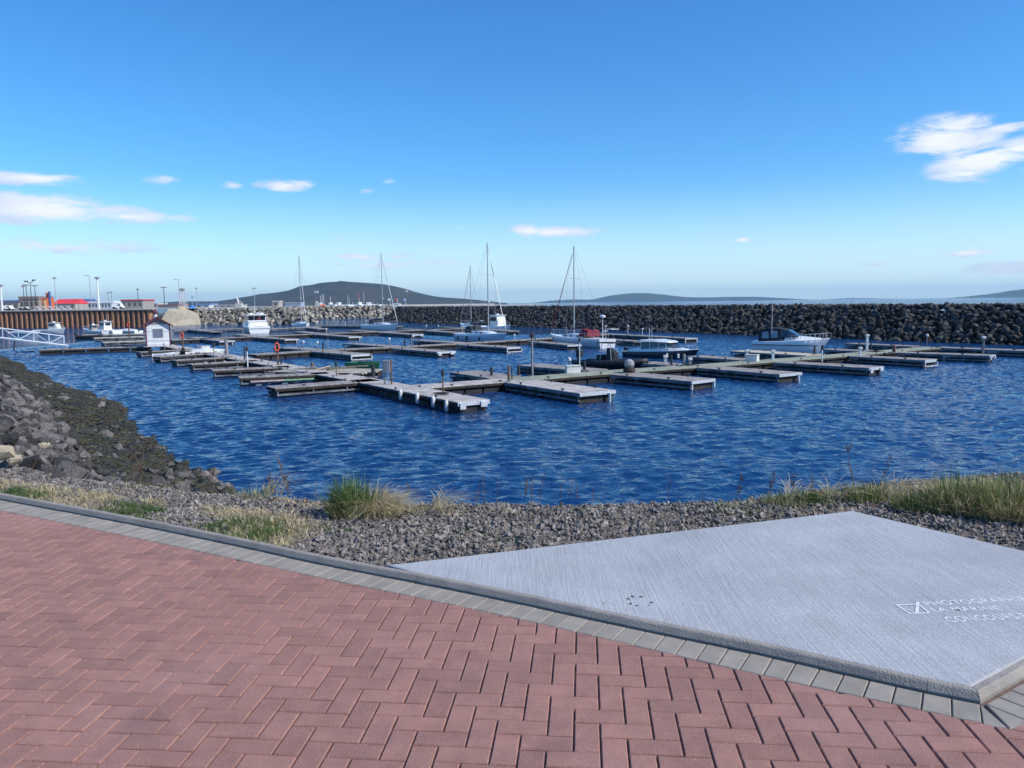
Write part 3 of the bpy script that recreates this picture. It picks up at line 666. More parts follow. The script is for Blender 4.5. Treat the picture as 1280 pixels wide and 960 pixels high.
breakwater('rock_breakwater',(-38.3,228.1),tuple(Vector((52.8,80))+bd*130),'long dark grey rock breakwater stretching across the right behind the docks',M_bw,M_core,3.95,4.5,.72,.52,1)
breakwater('rock_breakwater',tuple(G(343,405.5,WZ).xy),tuple(G(228,405,WZ).xy+Vector((-8,2))),'short tan rock breakwater beside the pale concrete ramp, behind the white cabin boat',M_bwt,M_core,3.9,5,1.15,.85,2)
breakwater('rock_breakwater',tuple(G(345,400,WZ).xy),tuple(G(500,396.5,WZ).xy),'farthest sunlit tan rock breakwater below the forested hill',M_bwt,M_core,4.0,5,1.4,1.05,3,False)
# ---- quay with sheet pile wall
qa=G(0,410,WZ); qb=G(191,408.3,WZ); qd=(qb-qa).normalized(); qn=Vector((-qd.y,qd.x,0)); qs=qa-qd*75
QT=1.12
M_rust=mat('rusted_steel',(.42,.20,.11),.8,scale=.8,col2=(.26,.13,.08),bump=.3,bscale=10,stretch=(1,1,.25))
M_quay=mat('quay_ground',(.42,.40,.37),.9,scale=.2,col2=(.33,.31,.28))
M_ramp=mat('pale_ramp',(.40,.35,.27),.9,scale=.6,col2=(.31,.27,.21))
root=empty('sheet_pile_wall',qs,math.atan2(qd.y,qd.x),'rust brown corrugated steel sheet pile quay wall on the far left','wall')
ln=(qb-qs).length; pts=[]; x=0; pit=1.42
while x<ln: pts+=[(x,0),(x+.42,0),(x+.80,.75),(x+1.22,.75)]; x+=pit
v=[(p[0],p[1],-1) for p in pts]+[(p[0],p[1],QT-WZ-.25) for p in pts]; n=len(pts)
MB().add(v,[(i,i+1,i+1+n,i+n) for i in range(n-1)]).build('pile_sheets',M_rust,root)
MB().box(0,ln+.3,-.12,1.2,QT-WZ-.25,QT-WZ).build('cope_beam',mat('cope',(.40,.37,.33),.85,.3),root)
q2=qb+qd*11
MB().add([qs+qn*1.0+Vector((0,0,QT-.02-WZ)),qb+qn*1.0+Vector((0,0,QT-.02-WZ)),qb+qn*7.2+Vector((0,0,QT-.02-WZ)),G(242,406.3,WZ)+Vector((-5.6,9.2,QT-.02-WZ)),Vector((-100,700,QT-.02)),Vector((-900,700,QT-.02)),Vector((-900,230,QT-.02))],[tuple(range(7))]).build('quay',M_quay)
tag(bpy.data.objects['quay'],kind='structure')
rbr=G(242,406.3,WZ); rtr=rbr+Vector((-5.5,9,0)); rp=[qb+qd*.4+Vector((0,0,-.8)),rbr+Vector((0,0,-.8)),rtr+Vector((0,0,QT-WZ-.06)),qb+qd*.4+qn*7+Vector((0,0,QT-WZ-.06))]
o=MB().add([tuple(p) for p in rp]+[tuple(p+Vector((2,12,-3))) for p in rp],[(0,1,2,3),(7,6,5,4),(0,4,5,1),(1,5,6,2),(2,6,7,3),(3,7,4,0)]).build('concrete_ramp',M_ramp); tag(o,kind='structure')
# land under the far harbour (a low gravel spit running behind the breakwaters)
o=MB().add([(-100,262,QT-.5),(-30,330,QT-.6),(20,420,QT-1),(20,700,QT-1),(-101,700,QT-.5)],[(0,1,2,3,4)]).build('spit',M_quay); tag(o,kind='structure')
# ---- hills
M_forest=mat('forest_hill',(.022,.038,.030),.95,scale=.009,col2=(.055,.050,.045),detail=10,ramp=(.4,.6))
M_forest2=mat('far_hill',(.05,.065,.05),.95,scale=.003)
def hill(name,prof,dist,depth,m,label,rough=1):
    px=np.linspace(prof[0][0],prof[-1][0],160); py=np.interp(px,[p[0] for p in prof],[p[1] for p in prof]); py=np.convolve(np.pad(py,4,'edge'),np.ones(9)/9,'valid')
    cr=[AT(a,b,dist) for a,b in zip(px,py)]; V=[]; rws=[-1,-.85,-.65,-.45,-.25,-.1,0,.3,1]
    for k in rws:
        for i_,c in enumerate(cr):
            hgt=max(c.z-WZ,.0); f_=(math.cos(min(1,abs(k))*math.pi)+1)/2; y=c.y+k*depth; x=c.x*(1+0*k)
            z=WZ-.5+hgt*f_+ (.5 if k==0 else 0)+ (0 if k in(-1,1) else rough*hgt*.05*math.sin(i_*.5+k*9)*math.sin(i_*.21+k*4)*(k!=0))
            V.append((x,y,z))
    n=len(cr); i=np.arange(len(rws)*n).reshape(len(rws),n); Fh=np.stack([i[:-1,:-1],i[:-1,1:],i[1:,1:],i[1:,:-1]],-1).reshape(-1,4)
    o=fast(name,np.array(V),Fh,m,smooth=True); tag(o,label,None,kind='structure'); return o
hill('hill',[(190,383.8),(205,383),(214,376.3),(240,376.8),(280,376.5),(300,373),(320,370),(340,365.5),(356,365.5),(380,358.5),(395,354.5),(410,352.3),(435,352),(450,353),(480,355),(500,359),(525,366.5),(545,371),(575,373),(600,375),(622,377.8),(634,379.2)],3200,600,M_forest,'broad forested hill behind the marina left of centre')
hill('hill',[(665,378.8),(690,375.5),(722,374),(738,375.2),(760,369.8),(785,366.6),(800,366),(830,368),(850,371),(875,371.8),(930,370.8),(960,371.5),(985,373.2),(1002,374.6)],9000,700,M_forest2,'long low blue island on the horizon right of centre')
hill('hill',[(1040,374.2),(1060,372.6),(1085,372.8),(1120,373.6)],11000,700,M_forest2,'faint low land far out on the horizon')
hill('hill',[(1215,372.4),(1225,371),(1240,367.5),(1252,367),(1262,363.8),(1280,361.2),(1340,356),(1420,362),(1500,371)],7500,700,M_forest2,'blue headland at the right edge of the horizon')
# pale strip of beach at the foot of the hill
v=[AT(x,y,2590) for x,y in ((470,381.2),(540,380.4),(618,379.6))]; o=MB().add([(p.x,p.y,WZ-.3) for p in v]+[(p.x,p.y+8,WZ+3.5) for p in v]+[(p.x,p.y+60,WZ+3.5) for p in v],[(0,1,4,3),(1,2,5,4),(3,4,7,6),(4,5,8,7)]).build('beach',mat('beach',(.5,.43,.36),.9)); tag(o,kind='structure')
# ---- haze
hb=MB().box(-16500,16500,-900,15800,-9,230).build('haze',bpy.data.materials.new('haze')); tag(hb,kind='stuff',label='thin blue haze over the bay')
hm=hb.data.materials[0]; hm.use_nodes=True; hn=hm.node_tree.nodes; hn.remove(hn['Principled BSDF']); pv=hn.new('ShaderNodeVolumePrincipled'); pv.inputs['Color'].default_value=(.42,.74,1,1); pv.inputs['Density'].default_value=.00006; pv.inputs['Anisotropy'].default_value=.2
hm.node_tree.links.new(pv.outputs[0],hn['Material Output'].inputs['Volume'])
# ================================================================ OBJECTS
UD=R(-56); RD=R(35)
def dist(p): return math.hypot(p.x,p.y)
# ---- floating docks
DEFS=[]
def dock(name,p0,p1,width,label,cat,group,deck=M_deckd,style='finger',snap=None,floats=None,ends=None,length=None,fascia=None):
    a=Vector((p0.x,p0.y,0)); b=Vector((p1.x,p1.y,0)); c=(a+b)/2; d=b-a; ln=d.length; ang=math.atan2(d.y,d.x)
    if snap is not None:
        u=Vector((math.cos(snap),math.sin(snap),0)); ln=abs(d.dot(u)); ang=snap
    root=empty(name,(c.x,c.y,WZ),ang,label,cat,group); h=ln/2; w_=width/2; H=DZ-WZ
    m=MB().box(-h,h,-w_,w_,H-.055,H); m.build('deck',deck,root,bevel=.01)
    fb=MB()
    for s in (-1,1): fb.box(-h+.02,h-.02,s*(w_-.035)-.03,s*(w_-.035)+.03,H-.19,H-.058)
    for s in (-1,1): fb.box(s*(h-.05)-.03,s*(h-.05)+.03,-w_+.068,w_-.068,H-.19,H-.058)
    fb.build('side_beam',fascia or (M_beam if style!='spine' else M_beamd),root)
    nfl=floats or max(2,int(ln/3.4)); step=ln/nfl
    if style in('finger','truss'):
        lb=MB()
        for s in (-1,1): lb.box(-h+.1,h-.1,s*(w_-.06)-.035,s*(w_-.06)+.035,.10,.19)
        for s in (-1,1):
            n=max(3,int(ln/1.6))
            for k in range(n+1):
                x=-h+.15+(ln-.3)*k/n; lb.box(x-.035,x+.035,s*(w_-.06)-.03,s*(w_-.06)+.03,.192,H-.202)
                if style=='truss' and k<n:
                    x2=-h+.15+(ln-.3)*(k+1)/n; lb.tube([(x,s*(w_-.02),.2),(x2,s*(w_-.02),H-.21)],.016,4)
        lb.build('lower_rail',M_beam,root)
    if dist(root.location)<120:
        nc=max(2,int(ln/4))
        for k in range(nc):
            for s_ in (-1,1):
                x=-h+ln*(k+.5)/nc+random.uniform(-.3,.3); y=s_*(w_-.12); c=MB(); c.tube([(x-.15,y,H+.09),(x+.15,y,H+.09)],.02,5).box(x-.05,x+.05,y-.025,y+.025,H+.002,H+.08); c.build('cleat',M_postd,root)
    for k in range(nfl):
        x=-h+step*(k+.5); L_=min(1.6,step*.42) if style!='spine' else step*.46
        MB().box(x-L_,x+L_,-w_+.12,w_-.12,-.25,.26).build('float',M_float,root,bevel=.03)
    for s in (ends or ()):
        MB().box(s*(h-1.5) if s<0 else h-1.5,s*(h-.12) if s<0 else h-.12,-w_+.10,w_-.10,-.25,H-.21).build('end_crib',M_beamd,root) if s>0 else MB().box(-h+.12,-h+1.5,-w_+.10,w_-.10,-.25,H-.21).build('end_crib',M_beamd,root)
        e=MB(); v_=random.randint(0,3); e.box(s*h,s*(h+.05),-w_,w_*(1 if v_ else .7),H-.20+random.uniform(0,.05),H-.01)
        if v_==0: e.box(s*h,s*(h+.04),-w_+.05,w_-.05,.04,.12)
        if v_ in (0,2):
            for y in (-w_+.06,w_-.06): e.box(s*h,s*(h+.05),y-.05,y+.05,.04 if v_==2 else .125,H-.205)
        if v_==3: e.box(s*(h+.052),s*(h+.12),-w_*.9,-w_*.55,H-.34,H-.05).box(s*(h+.052),s*(h+.12),w_*.4,w_*.8,H-.30,H-.05)
        if v_==1: e.tube([(s*(h+.10),w_*.6,.0),(s*(h+.10),w_*.6,H-.1)],.09,7)
        e.build('end_bumper',M_alu,root)
    return root
def P_(x,y,z=DZ): return G(x,y,z)
MG='main dock spine sections'
dock('dock_walkway',P_(208,431.5),P_(446,473),1.75,'long grey main dock running from the white hut toward the grey cabinet','dock',None,style='spine',floats=16,deck=M_deck)
dock('dock_walkway',P_(448,473.4),P_(592,501),1.7,'front end of the main dock with white fenders hung along its side','dock',None,style='spine',floats=9,ends=(1,),deck=M_deck)
dock('dock_walkway',P_(49,437),P_(190,432.6),2.0,'dock landing at the foot of the white truss gangway','dock',None,style='spine',floats=5)
# finger docks on the near side of the main dock
LG='short finger docks on the near side of the main dock'
for (a,b,wd,lb) in (((338,484),(470,474.5),1.6,'nearest short finger dock with a dark truss end, left of the cabinet'),
  ((298,471),(410,466),1.5,'short finger dock with the pink and green striped plank float beside it'),
  ((265,462.3),(362,458),1.5,'third nearest short finger dock left of the main dock, with a plain pale lower beam'),
  ((237,455),(322,450.5),1.4,'short finger dock with three white upright posts along its edge'),
  ((216,450.3),(290,446),1.3,'short finger dock under the covered grey dinghy'),
  ((195,446),(262,441.5),1.2,'short finger dock between the covered dinghy and the hut with an outboard at its tip'),
  ((172,440),(240,436.3),1.2,'short finger dock just in front of the white hut')):
    dock('finger_dock',P_(*a),P_(*b),wd,lb,'dock',LG,floats=3,fascia=M_beamd)
# rows running away to the right, with fingers on both sides
rowsL=[('front',P_(524,486),P_(640,474),P_(780,463.5),P_(905,455),P_(1028,446.5),P_(1170,433.5))]
FR='front dock row walkway'
pts_=[(524,483),(638,474.3),(775,463.6),(885,456.3),(1020,446.3),(1168,433.8)]
lbs=['grey first section of the front dock row joining the main dock','green-tinted second section of the front dock row between the two tall dock posts','green-tinted third section of the front dock row beside the black inflatable','green-tinted section of the front dock row beside the white-roofed cruiser','green-tinted section of the front dock row beside the canvas-topped cruiser']
for k in range(5): dock('dock_walkway',P_(*pts_[k]),P_(*pts_[k+1]),1.9,lbs[k],'dock',None,deck=M_deck if k==0 else M_deckg,style='spine',floats=5)
FG='long finger docks of the front row'
FF=[((651,476),(747,489.5),2.3,'wide sandy-topped finger dock pointing at the camera, centre front','finger',1,M_deck),
 ((580,463.8),(632,471.6),2.2,'back finger dock left of the tall thin post, opposite the sandy-topped one','truss',None,M_deckd),
 ((777,466.5),(879,474.8),2.2,'blue-grey boxy finger dock with a white end, right of the sandy-topped one','finger',1,M_deckd),
 ((661,455.3),(745,462.6),2.2,'back finger dock left of the black inflatable boat','truss',-1,M_deckd),
 ((884,458.3),(988,466.5),2.2,'blue-grey finger dock with a white bumper end, third along the front row','finger',1,M_deckd),
 ((806,452.5),(862,457),1.9,'back finger dock between the black inflatable and the white-roofed cruiser','finger',None,M_deckd),
 ((975,452),(1095,458.8),2.0,'fourth finger dock along the front row, with open water under its middle','finger',1,M_deckd),
 ((868,444.5),(935,449.3),1.9,'back finger dock right of the white-roofed cruiser, dark blue sided','finger',None,M_deckd),
 ((924,438),(1020,443.5),2.4,'sandy-sided back finger dock below the canvas-topped cruiser','finger',None,M_sand),
 ((1070,444.5),(1164,449.5),1.8,'fifth finger dock along the front row, white jug floats under its end','finger',1,M_deckd),
 ((1034,436),(1100,439.5),1.8,'back finger dock starting at the bow of the canvas-topped cruiser','finger',None,M_deckd),
 ((1125,440),(1240,443.8),1.8,'sixth finger dock along the front row, by the pale horizontal tank','finger',1,M_deckd),
 ((1062,428.8),(1145,432.5),1.6,'farthest back finger dock right, close under the breakwater','finger',None,M_deckd),
 ((1172,433.8),(1310,438.8),1.8,'last finger dock running out of the right edge of the photo','finger',None,M_deckd)]
for (a,b,wd,lb,st,en,dk) in FF: dock('finger_dock',P_(*a),P_(*b),wd,lb,'dock',FG,deck=dk,style=st,ends=(en,) if en else None)
# middle row
MGp='finger docks of the middle row'
pts_=[(314,443),(402,437.6),(497,433.4),(577,429),(680,423),(757,417.6)]
lbs=['middle row walkway section joining the main dock by the orange life ring','middle row walkway section behind the plank platform','middle row walkway section between the boxy and the long grey fingers','middle row walkway section in front of the blue-grey sailboat hull','middle row walkway section ending at the red-topped sailboat']
for k in range(5): dock('dock_walkway',P_(*pts_[k]),P_(*pts_[k+1]),1.9,lbs[k],'dock',None,style='spine',floats=5)
for (a,b,wd,lb,en) in (((402,438.5),(452,442.8),2.2,'boxy finger dock with a white end just above the plank platform',1),
 ((352,433.8),(398,437),2.0,'back finger dock right of the orange life ring, middle row',None),
 ((500,434.8),(558,439.3),2.1,'long grey finger dock in the middle row, its tip left of open water',1),
 ((437,429),(492,432.6),1.9,'back finger dock in the middle row left of the short dark bollard',None),
 ((580,430.3),(643,434),2.0,'finger dock right below the blue-grey sailboat',1),
 ((520,424.7),(573,428),1.9,'back finger dock left of the stern of the blue-grey sailboat',None),
 ((668,426.5),(718,431),1.7,'finger dock along the near side of the red-topped sailboat, white end',1),
 ((752,423.5),(800,426.2),1.8,'short finger dock right of the white stern of the red-topped sailboat',None),
 ((752,416.8),(864,422.6),1.9,'long dock finger at the right end of the middle row with three lamp posts',1)):
    dock('finger_dock',P_(*a),P_(*b),wd,lb,'dock',MGp,ends=(en,) if en else None)
pts_=[(212,425),(320,420.5),(398,417),(478,414.3),(556,411.3),(600,409.5)]
lbs=['third row walkway section starting behind the hut','third row walkway section behind the two grey posts','third row walkway section in front of the left sailing yachts','third row walkway section below the single-mast yacht','third row walkway section near the far breakwater']
for k in range(5): dock('dock_walkway',P_(*pts_[k]),P_(*pts_[k+1]),2.0,lbs[k],'dock',None,style='spine',floats=5)
for (a,b,lb,en) in (((322,421),(365,424),'third row finger dock below the white cabin boat',1),((299,417.6),(318,419.8),'third row back finger at the stern of the white cabin boat',None),
 ((398,417.5),(444,420.8),'third row finger dock below the left sailing yacht',1),((373,414.4),(396,416.4),'third row back finger below the left sailing yacht',None),
 ((479,415),(522,418),'third row finger dock below the single-mast yacht',1),((441,412.6),(474,414.3),'third row back finger left of the single-mast yacht',None),
 ((536,413),(573,415.6),'third row finger dock left of the blue-grey sailboat stern',None),((502,411),(540,412.4),'third row back finger near the far water',None),
 ((600,411),(643,413.6),'third row finger dock behind the blue-grey sailboat bow',None),((553,408.6),(590,409.8),'third row farthest finger dock',None),
 ((242,421.3),(284,426),'third row finger dock nearest the hut, left of the two grey posts',1)):
    dock('finger_dock',P_(*a),P_(*b),2.0,lb,'dock','finger docks of the third row',ends=(en,) if en else None)
for (a,b,wd,lb) in (((216,412.6),(303,410.3),1.8,'fourth row walkway section left of the white cabin boat'),((332,411),(398,408),1.8,'fourth row walkway section between the cabin boat and left yacht'),((398,406.8),(455,407.2),1.8,'fourth row walkway section between the two left yachts'),
   ((470,407.2),(500,407.6),1.8,'fourth row farthest dock right of the single-mast yacht'),((234,411.5),(271,414.3),2.0,'fourth row finger dock with dark floats below the tan breakwater'),((387,409.2),(404,411),2.0,'fourth row short finger dock right of the left sailing yacht')):
    dock('finger_dock',P_(*a),P_(*b),wd,lb,'dock','docks of the fourth row',floats=4)
for (a,b,lb) in (((104,418.5),(180,417),'farthest dock finger left of the hut with the black and red skiff'),((117,422.3),(180,420.5),'middle dock finger left of the hut'),((127,427.6),(182,425.6),'nearest dock finger left of the hut, tan decked')):
    dock('finger_dock',P_(*a),P_(*b),2.3,lb,'dock','finger docks left of the hut',deck=M_sand,floats=3)
# plank platform + green skiff
pa=P_(398,461); root=empty('plank_platform',(P_(412,462.0).x,P_(412,462.0).y,WZ),R(-22),'wide sandy plank platform heaped with boards behind the main dock','platform')
m=MB(); 
for k in range(14): m.box(-3.6+random.uniform(-.3,.3),3.4+random.uniform(-.4,.4),-1.9+k*.27,-1.66+k*.27,.42+random.uniform(0,.03),.48+random.uniform(0,.03))
m.build('planks',M_sand,root)
m=MB()
for k in range(6):
    a=random.uniform(-1.2,1.2); m.tube([(random.uniform(-3,0),random.uniform(-1.5,1.5),.55),(random.uniform(0,3.4),random.uniform(-1.5,1.5),.62+random.uniform(0,.3))],.04,5)
m.build('loose_boards',M_rope,root); MB().box(-3.3,3.2,-1.7,1.7,-.2,.40).build('float',M_beamd,root)
# ---- boat hulls
def hull(L,B,H,Hb,name,m,root,trans=.86,fine=2.4,stripe=None,chine=.55,n=16,deckm=None,deckz=0,draft=.25,rake=.10):
    V=[];K=7
    for i in range(n):
        s=i/(n-1); x=-L/2+L*s
        b=B/2*((trans+(1-trans)*min(1,s/.4)**.8) if s<.4 else max(0,1-((s-.4)/.6)**fine))+.012
        h=H+(Hb-H)*s**2
        prof=[(0,-draft),(b*.55,-draft*.7),(b*.86,.02),(b*.93,h*.35),(b*.98,h*.7),(b,h),(b*.96,h+.04)]
        rk=rake*L*max(0,(s-.6)/.4)**2
        for (yy,zz) in prof: V.append((x-rk*(1-zz/h)*.9,yy,zz))
        for (yy,zz) in prof: V.append((x-rk*(1-zz/h)*.9,-yy,zz))
    Fc=[]; W2=2*K
    for i in range(n-1):
        for k in range(K-1):
            a=i*W2+k; Fc.append((a,a+1,a+1+W2,a+W2)); a=i*W2+K+k; Fc.append((a,a+W2,a+1+W2,a+1))
    Fc.append(tuple(range(K))+tuple(range(2*K-1,K-1,-1)))
    o=MB().add(V,Fc).build(name,m,root,smooth=False)
    for p in o.data.polygons: p.use_smooth=len(p.vertices)==4
    dv=[];df=[]
    for i in range(n): a=V[i*W2+K-1]; dv+=[(a[0],a[1],a[2]-.01+deckz),(a[0],0,a[2]+.05+deckz),(a[0],-a[1],a[2]-.01+deckz)]
    for i in range(n-1): a=i*3; df+=[(a,a+3,a+4,a+1),(a+1,a+4,a+5,a+2)]
    MB().add(dv,df).build('deck',deckm or M_white,root,smooth=True)
    return V
def cabin(name,m,root,secs,smooth=False,bevel=0):
    """secs: list of (x, halfwidth_bottom, halfwidth_top, z0, z1)"""
    V=[];Fc=[]
    for (x,wb,wt,z0,z1) in secs: V+=[(x,-wb,z0),(x,-wt,z1),(x,wt,z1),(x,wb,z0)]
    for i in range(len(secs)-1):
        a=i*4; Fc+=[(a,a+4,a+5,a+1),(a+1,a+5,a+6,a+2),(a+2,a+6,a+7,a+3),(a+3,a+7,a+4,a)]
    Fc+=[(0,1,2,3),tuple(len(V)-4+k for k in (3,2,1,0))]
    return MB().add(V,Fc).build(name,m,root,bevel=bevel,smooth=smooth)
def rail(root,pts,h,r=.015,step=1,name='guard_rail',m=None):
    mb=MB(); top=[(x,y,z+h) for x,y,z in pts]; mb.tube(top,r,5)
    for p,q in zip(pts[::step],top[::step]): mb.tube([p,q],r,4)
    mb.build(name,m or M_alu,root)
def sailboat(px,py,L,B,mast,ang,label,jib=None,cover=M_canvas,hullm=M_white,dodger=M_canvas,mastx=.08,extra=None,boomup=1.0):
    p=G(px,py,WZ); root=empty('sailboat',p,ang,label,'sailboat'); H=.95; Hb=1.25
    hull(L,B,H,Hb,'hull',hullm,root,trans=.7,fine=2.0)
    cabin('coachroof',M_white,root,[(-L*.18,B*.30,B*.26,H,H+.48),(L*.05,B*.31,B*.26,H,H+.5),(L*.20,B*.22,B*.17,H+.05,H+.36),(L*.27,B*.12,B*.08,H+.08,H+.16)],bevel=.03)
    for s in (-1,1):
        for x in (-L*.12,0,L*.1):
            MB().box(x-.28,x+.28,s*B*.290-.012,s*B*.290+.012,H+.2,H+.36).build('window',M_glass,root)
    mx_=L*mastx
    MB().tube([(mx_,0,H+.4),(mx_,0,mast)],[.085,.06],8).build('mast',M_mast,root)
    m=MB(); 
    for z in (mast*.42,mast*.68): m.tube([(mx_,-B*.28,z),(mx_,B*.28,z)],.02,4)
    m.build('spreaders',M_mast,root)
    bz=H+boomup
    MB().tube([(mx_-.1,0,bz),(mx_-L*.36,0,bz)],.05,6).build('boom',M_mast,root)
    MB().tube([(mx_-.15,0,bz+.10),(mx_-L*.1,0,bz+.20),(mx_-L*.34,0,bz+.1)],[.10,.17,.08],7).build('sail_cover',cover,root)
    m=MB(); bw=(L*.485,0,Hb+.1)
    m.tube([bw,(mx_+.05,0,mast*.98)],.011,4); m.tube([(-L*.49,0,H+.1),(mx_-.05,0,mast*.99)],.011,4)
    for s in (-1,1): m.tube([(mx_-.1,s*B*.46,H+.05),(mx_,s*B*.28,mast*.68),(mx_,0,mast*.95)],.010,4); m.tube([(mx_-.4,s*B*.46,H+.05),(mx_,s*B*.28,mast*.42)],.010,4)
    m.build('rigging',M_wire,root)
    if jib: 
        a=Vector(bw)+Vector((0,0,.2)); b=Vector((mx_+.05,0,mast*.96)); MB().tube([a,a.lerp(b,.05),a.lerp(b,.5),a.lerp(b,.95)],[.03,.055,.045,.02],6).build('furled_jib',jib,root)
    cabin('dodger',dodger,root,[(-L*.27,B*.30,B*.24,H+.25,H+.95),(-L*.18,B*.32,B*.25,H+.25,H+1.12),(-L*.12,B*.30,B*.2,H+.3,H+.55)],bevel=.04)
    pts=[(-L*.47+L*.94*k/10,(B/2*((.7+.3*min(1,(k/10)/.4)**.8) if k/10<.4 else max(0,1-((k/10-.4)/.6)**2)))*.93,H+(Hb-H)*(k/10)**2) for k in range(11)]
    rail(root,pts,.6); rail(root,[(x,-y,z) for x,y,z in pts],.6)
    m=MB(); m.box(-L*.5-.02,-L*.5+.0,-B*.2,B*.2,.1,.16); 
    MB().tube([(-L*.47,0,H),(-L*.47,0,H+.9)],.03,5).tube([(-L*.47,-.35,H+.9),(-L*.47,.35,H+.9)],.03,5).build('steering_wheel',M_alu,root)
    MB().lathe([(.02,0),(.14,.02),(.16,.08),(.05,.16)],(mx_+.22,0,mast*.40),8).build('radar_dome',M_white,root)
    return root
A1=UD; A2=UD+math.pi
s4=sailboat(604,427.5,11.0,3.5,12.6,A1,'blue-grey hulled sailboat with the tallest mast, fenders along its side, centre of the marina',jib=M_wire,hullm=mat('hull_bluewhite',(.55,.60,.68),.3,.06,coat=.3),mastx=.12,boomup=1.2)
for x in (-3.4,-1.2,2.0): MB().lathe([(.03,0),(.12,.08),(.13,.45),(.03,.56)],(x,-1.82,.25),8).build('fender',M_navy,s4)
s5=sailboat(722,433,10.3,3.3,11.3,A2,'sailboat with red canvas dodger and a red furled jib, white stern toward the right',jib=M_red,dodger=M_red,hullm=mat('hull_grey',(.60,.61,.64),.3,.06,coat=.3),mastx=.06)
m=MB(); m.tube([(-4.9,.5,1),(-4.9,.5,3.3)],.04,6); m.build('stern_pole',M_mastw,s5); MB().lathe([(.06,0),(.30,.02),(.32,.22),(.06,.3)],(-4.9,.5,3.3),10).build('radar_dome',M_white,s5)
MB().box(-5.3,-4.2,-1.5,-.4,2.0,2.06).build('solar_panel',M_offw,s5)
sailboat(477,412.6,11,3.4,15.0,A1+R(10),'white sailboat with one pale mast moored at the third row, left of centre',jib=M_mastw,mastx=.05)
sailboat(377,410.6,10.5,3.5,15.8,A1-R(8),'white sailboat farthest left, its pale furled sail leaning beside the mast',jib=M_mastw,mastx=.02)
sailboat(589,413,8,2.7,12.0,A2,'smaller white sailboat partly hidden behind the blue-grey sailboat',jib=M_mast,mastx=.0)
# ---- fishing boat with pilothouse behind the blue-grey sailboat
def workboat(px,py,L,B,ang,label,hm=M_white,cab=(-.1,.2),ch=1.9,cat='fishing boat',name='fishing_boat',wm=None):
    p=G(px,py,WZ); root=empty(name,p,ang,label,cat); H=.75; Hb=1.15
    hull(L,B,H,Hb,'hull',hm,root,trans=.85,fine=2.2)
    x0,x1=cab[0]*L,cab[1]*L
    cabin('wheelhouse',wm or M_white,root,[(x0,B*.34,B*.31,H,H+ch),(x1-.1,B*.32,B*.29,H,H+ch),(x1+.25,B*.30,B*.27,H,H+ch*.5)],bevel=.03)
    for s in (-1,1): MB().box(x0+.15,x1-.2,s*B*.325-.02,s*B*.325+.02,H+ch*.55,H+ch*.86).build('window',M_glass,root)
    MB().box(x0-.012,x0+.02,-B*.22,B*.22,H+ch*.55,H+ch*.86).build('window',M_glass,root)
    MB().box(x0-.3,x1+.2,-B*.36,B*.36,H+ch,H+ch+.07).build('roof',M_white,root,bevel=.02)
    MB().tube([(x0+.3,0,H+ch+.05),(x0+.3,0,H+ch+1.5)],.03,5).build('antenna',M_mast,root)
    MB().lathe([(.06,0),(.25,.02),(.26,.2),(.05,.28)],((x0+x1)/2,0,H+ch+.07),10).build('radar_dome',M_white,root)
    rail(root,[(L*.1+L*.36*k/5,B*.46*(1-(k/5)**2.2),H+.25+.1*k/5) for k in range(6)],.5); rail(root,[(L*.1+L*.36*k/5,-B*.46*(1-(k/5)**2.2),H+.25+.1*k/5) for k in range(6)],.5)
    return root
wb=workboat(622,414.5,8,3,A1,'white pilothouse boat just behind the bow of the blue-grey sailboat',cab=(-.12,.14),ch=2.1)
workboat(64,417.3,6.4,2.2,R(-8),'grey aluminium cabin boat in front of the rusty quay wall, left',hm=M_alu,cab=(.0,.24),ch=1.35,wm=M_offw)
workboat(134,417.6,6.5,2.4,R(150),'white boat with a small flybridge at the docks left of the hut',cab=(-.06,.16),ch=1.6,wm=M_offw)
workboat(118,418.3,5.5,2.0,R(160),'pale workboat with an arched rack at the docks left of the hut',cab=(-.04,.08),ch=1.0,hm=M_alu,wm=M_post)
# ---- white cabin boat seen stern on
p=G(318,415.5,WZ); root=empty('cabin_boat',p,R(117),'large white cabin boat seen from its square stern, left of centre','cabin boat')
hull(12,4.0,1.25,1.9,'hull',M_white,root,trans=.95,fine=2.6)
cabin('cabin',M_white,root,[(-4.6,1.75,1.62,1.25,2.0),(-1.0,1.75,1.62,1.25,2.1),(2.6,1.4,1.25,1.4,2.1)],bevel=.03)
cabin('upper_cabin',M_white,root,[(-3.6,1.66,1.6,2.1,3.3),(1.0,1.6,1.5,2.1,3.3),(1.8,1.5,1.3,2.1,2.5)],bevel=.03)
for (a,b) in ((-1.5,-.55),(-.45,.45),(.55,1.5)): MB().box(-3.63,-3.58,a,b,2.35,3.15).build('window',M_glass,root)
for s in (-1,1): MB().box(-3.3,.8,s*1.62-.03,s*1.62+.03,2.45,3.05).build('window',M_glass,root)
MB().box(-4.4,1.6,-1.85,1.85,3.3,3.42).build('roof',M_white,root,bevel=.03)
MB().box(-6.08,-6.0,-1.9,1.9,.85,.93).build('rub_strip',M_mast,root)
MB().tube([(-1,0,3.4),(-1,0,5.0)],.04,5).tube([(-1.0,-.8,4.3),(-1.0,.8,4.3)],.025,4).build('antenna',M_mastw,root)
MB().lathe([(.03,0),(.28,.05),(.28,.3),(.06,.36)],(-2.4,-.4,3.42),10).build('radar_dome',M_white,root)
MB().box(-6.0,-5.99,-.3,.3,2.4,2.8).build('ensign',M_red,root); rail(root,[(-5.9,-1.7,1.25),(-5.9,0,1.25),(-5.9,1.7,1.25)],.9,.025)
for y in (-1,1): MB().box(-3.4,-2.8,y*.9-.35,y*.9+.35,3.42,3.72).build('life_raft_case',M_offw,root,bevel=.05)
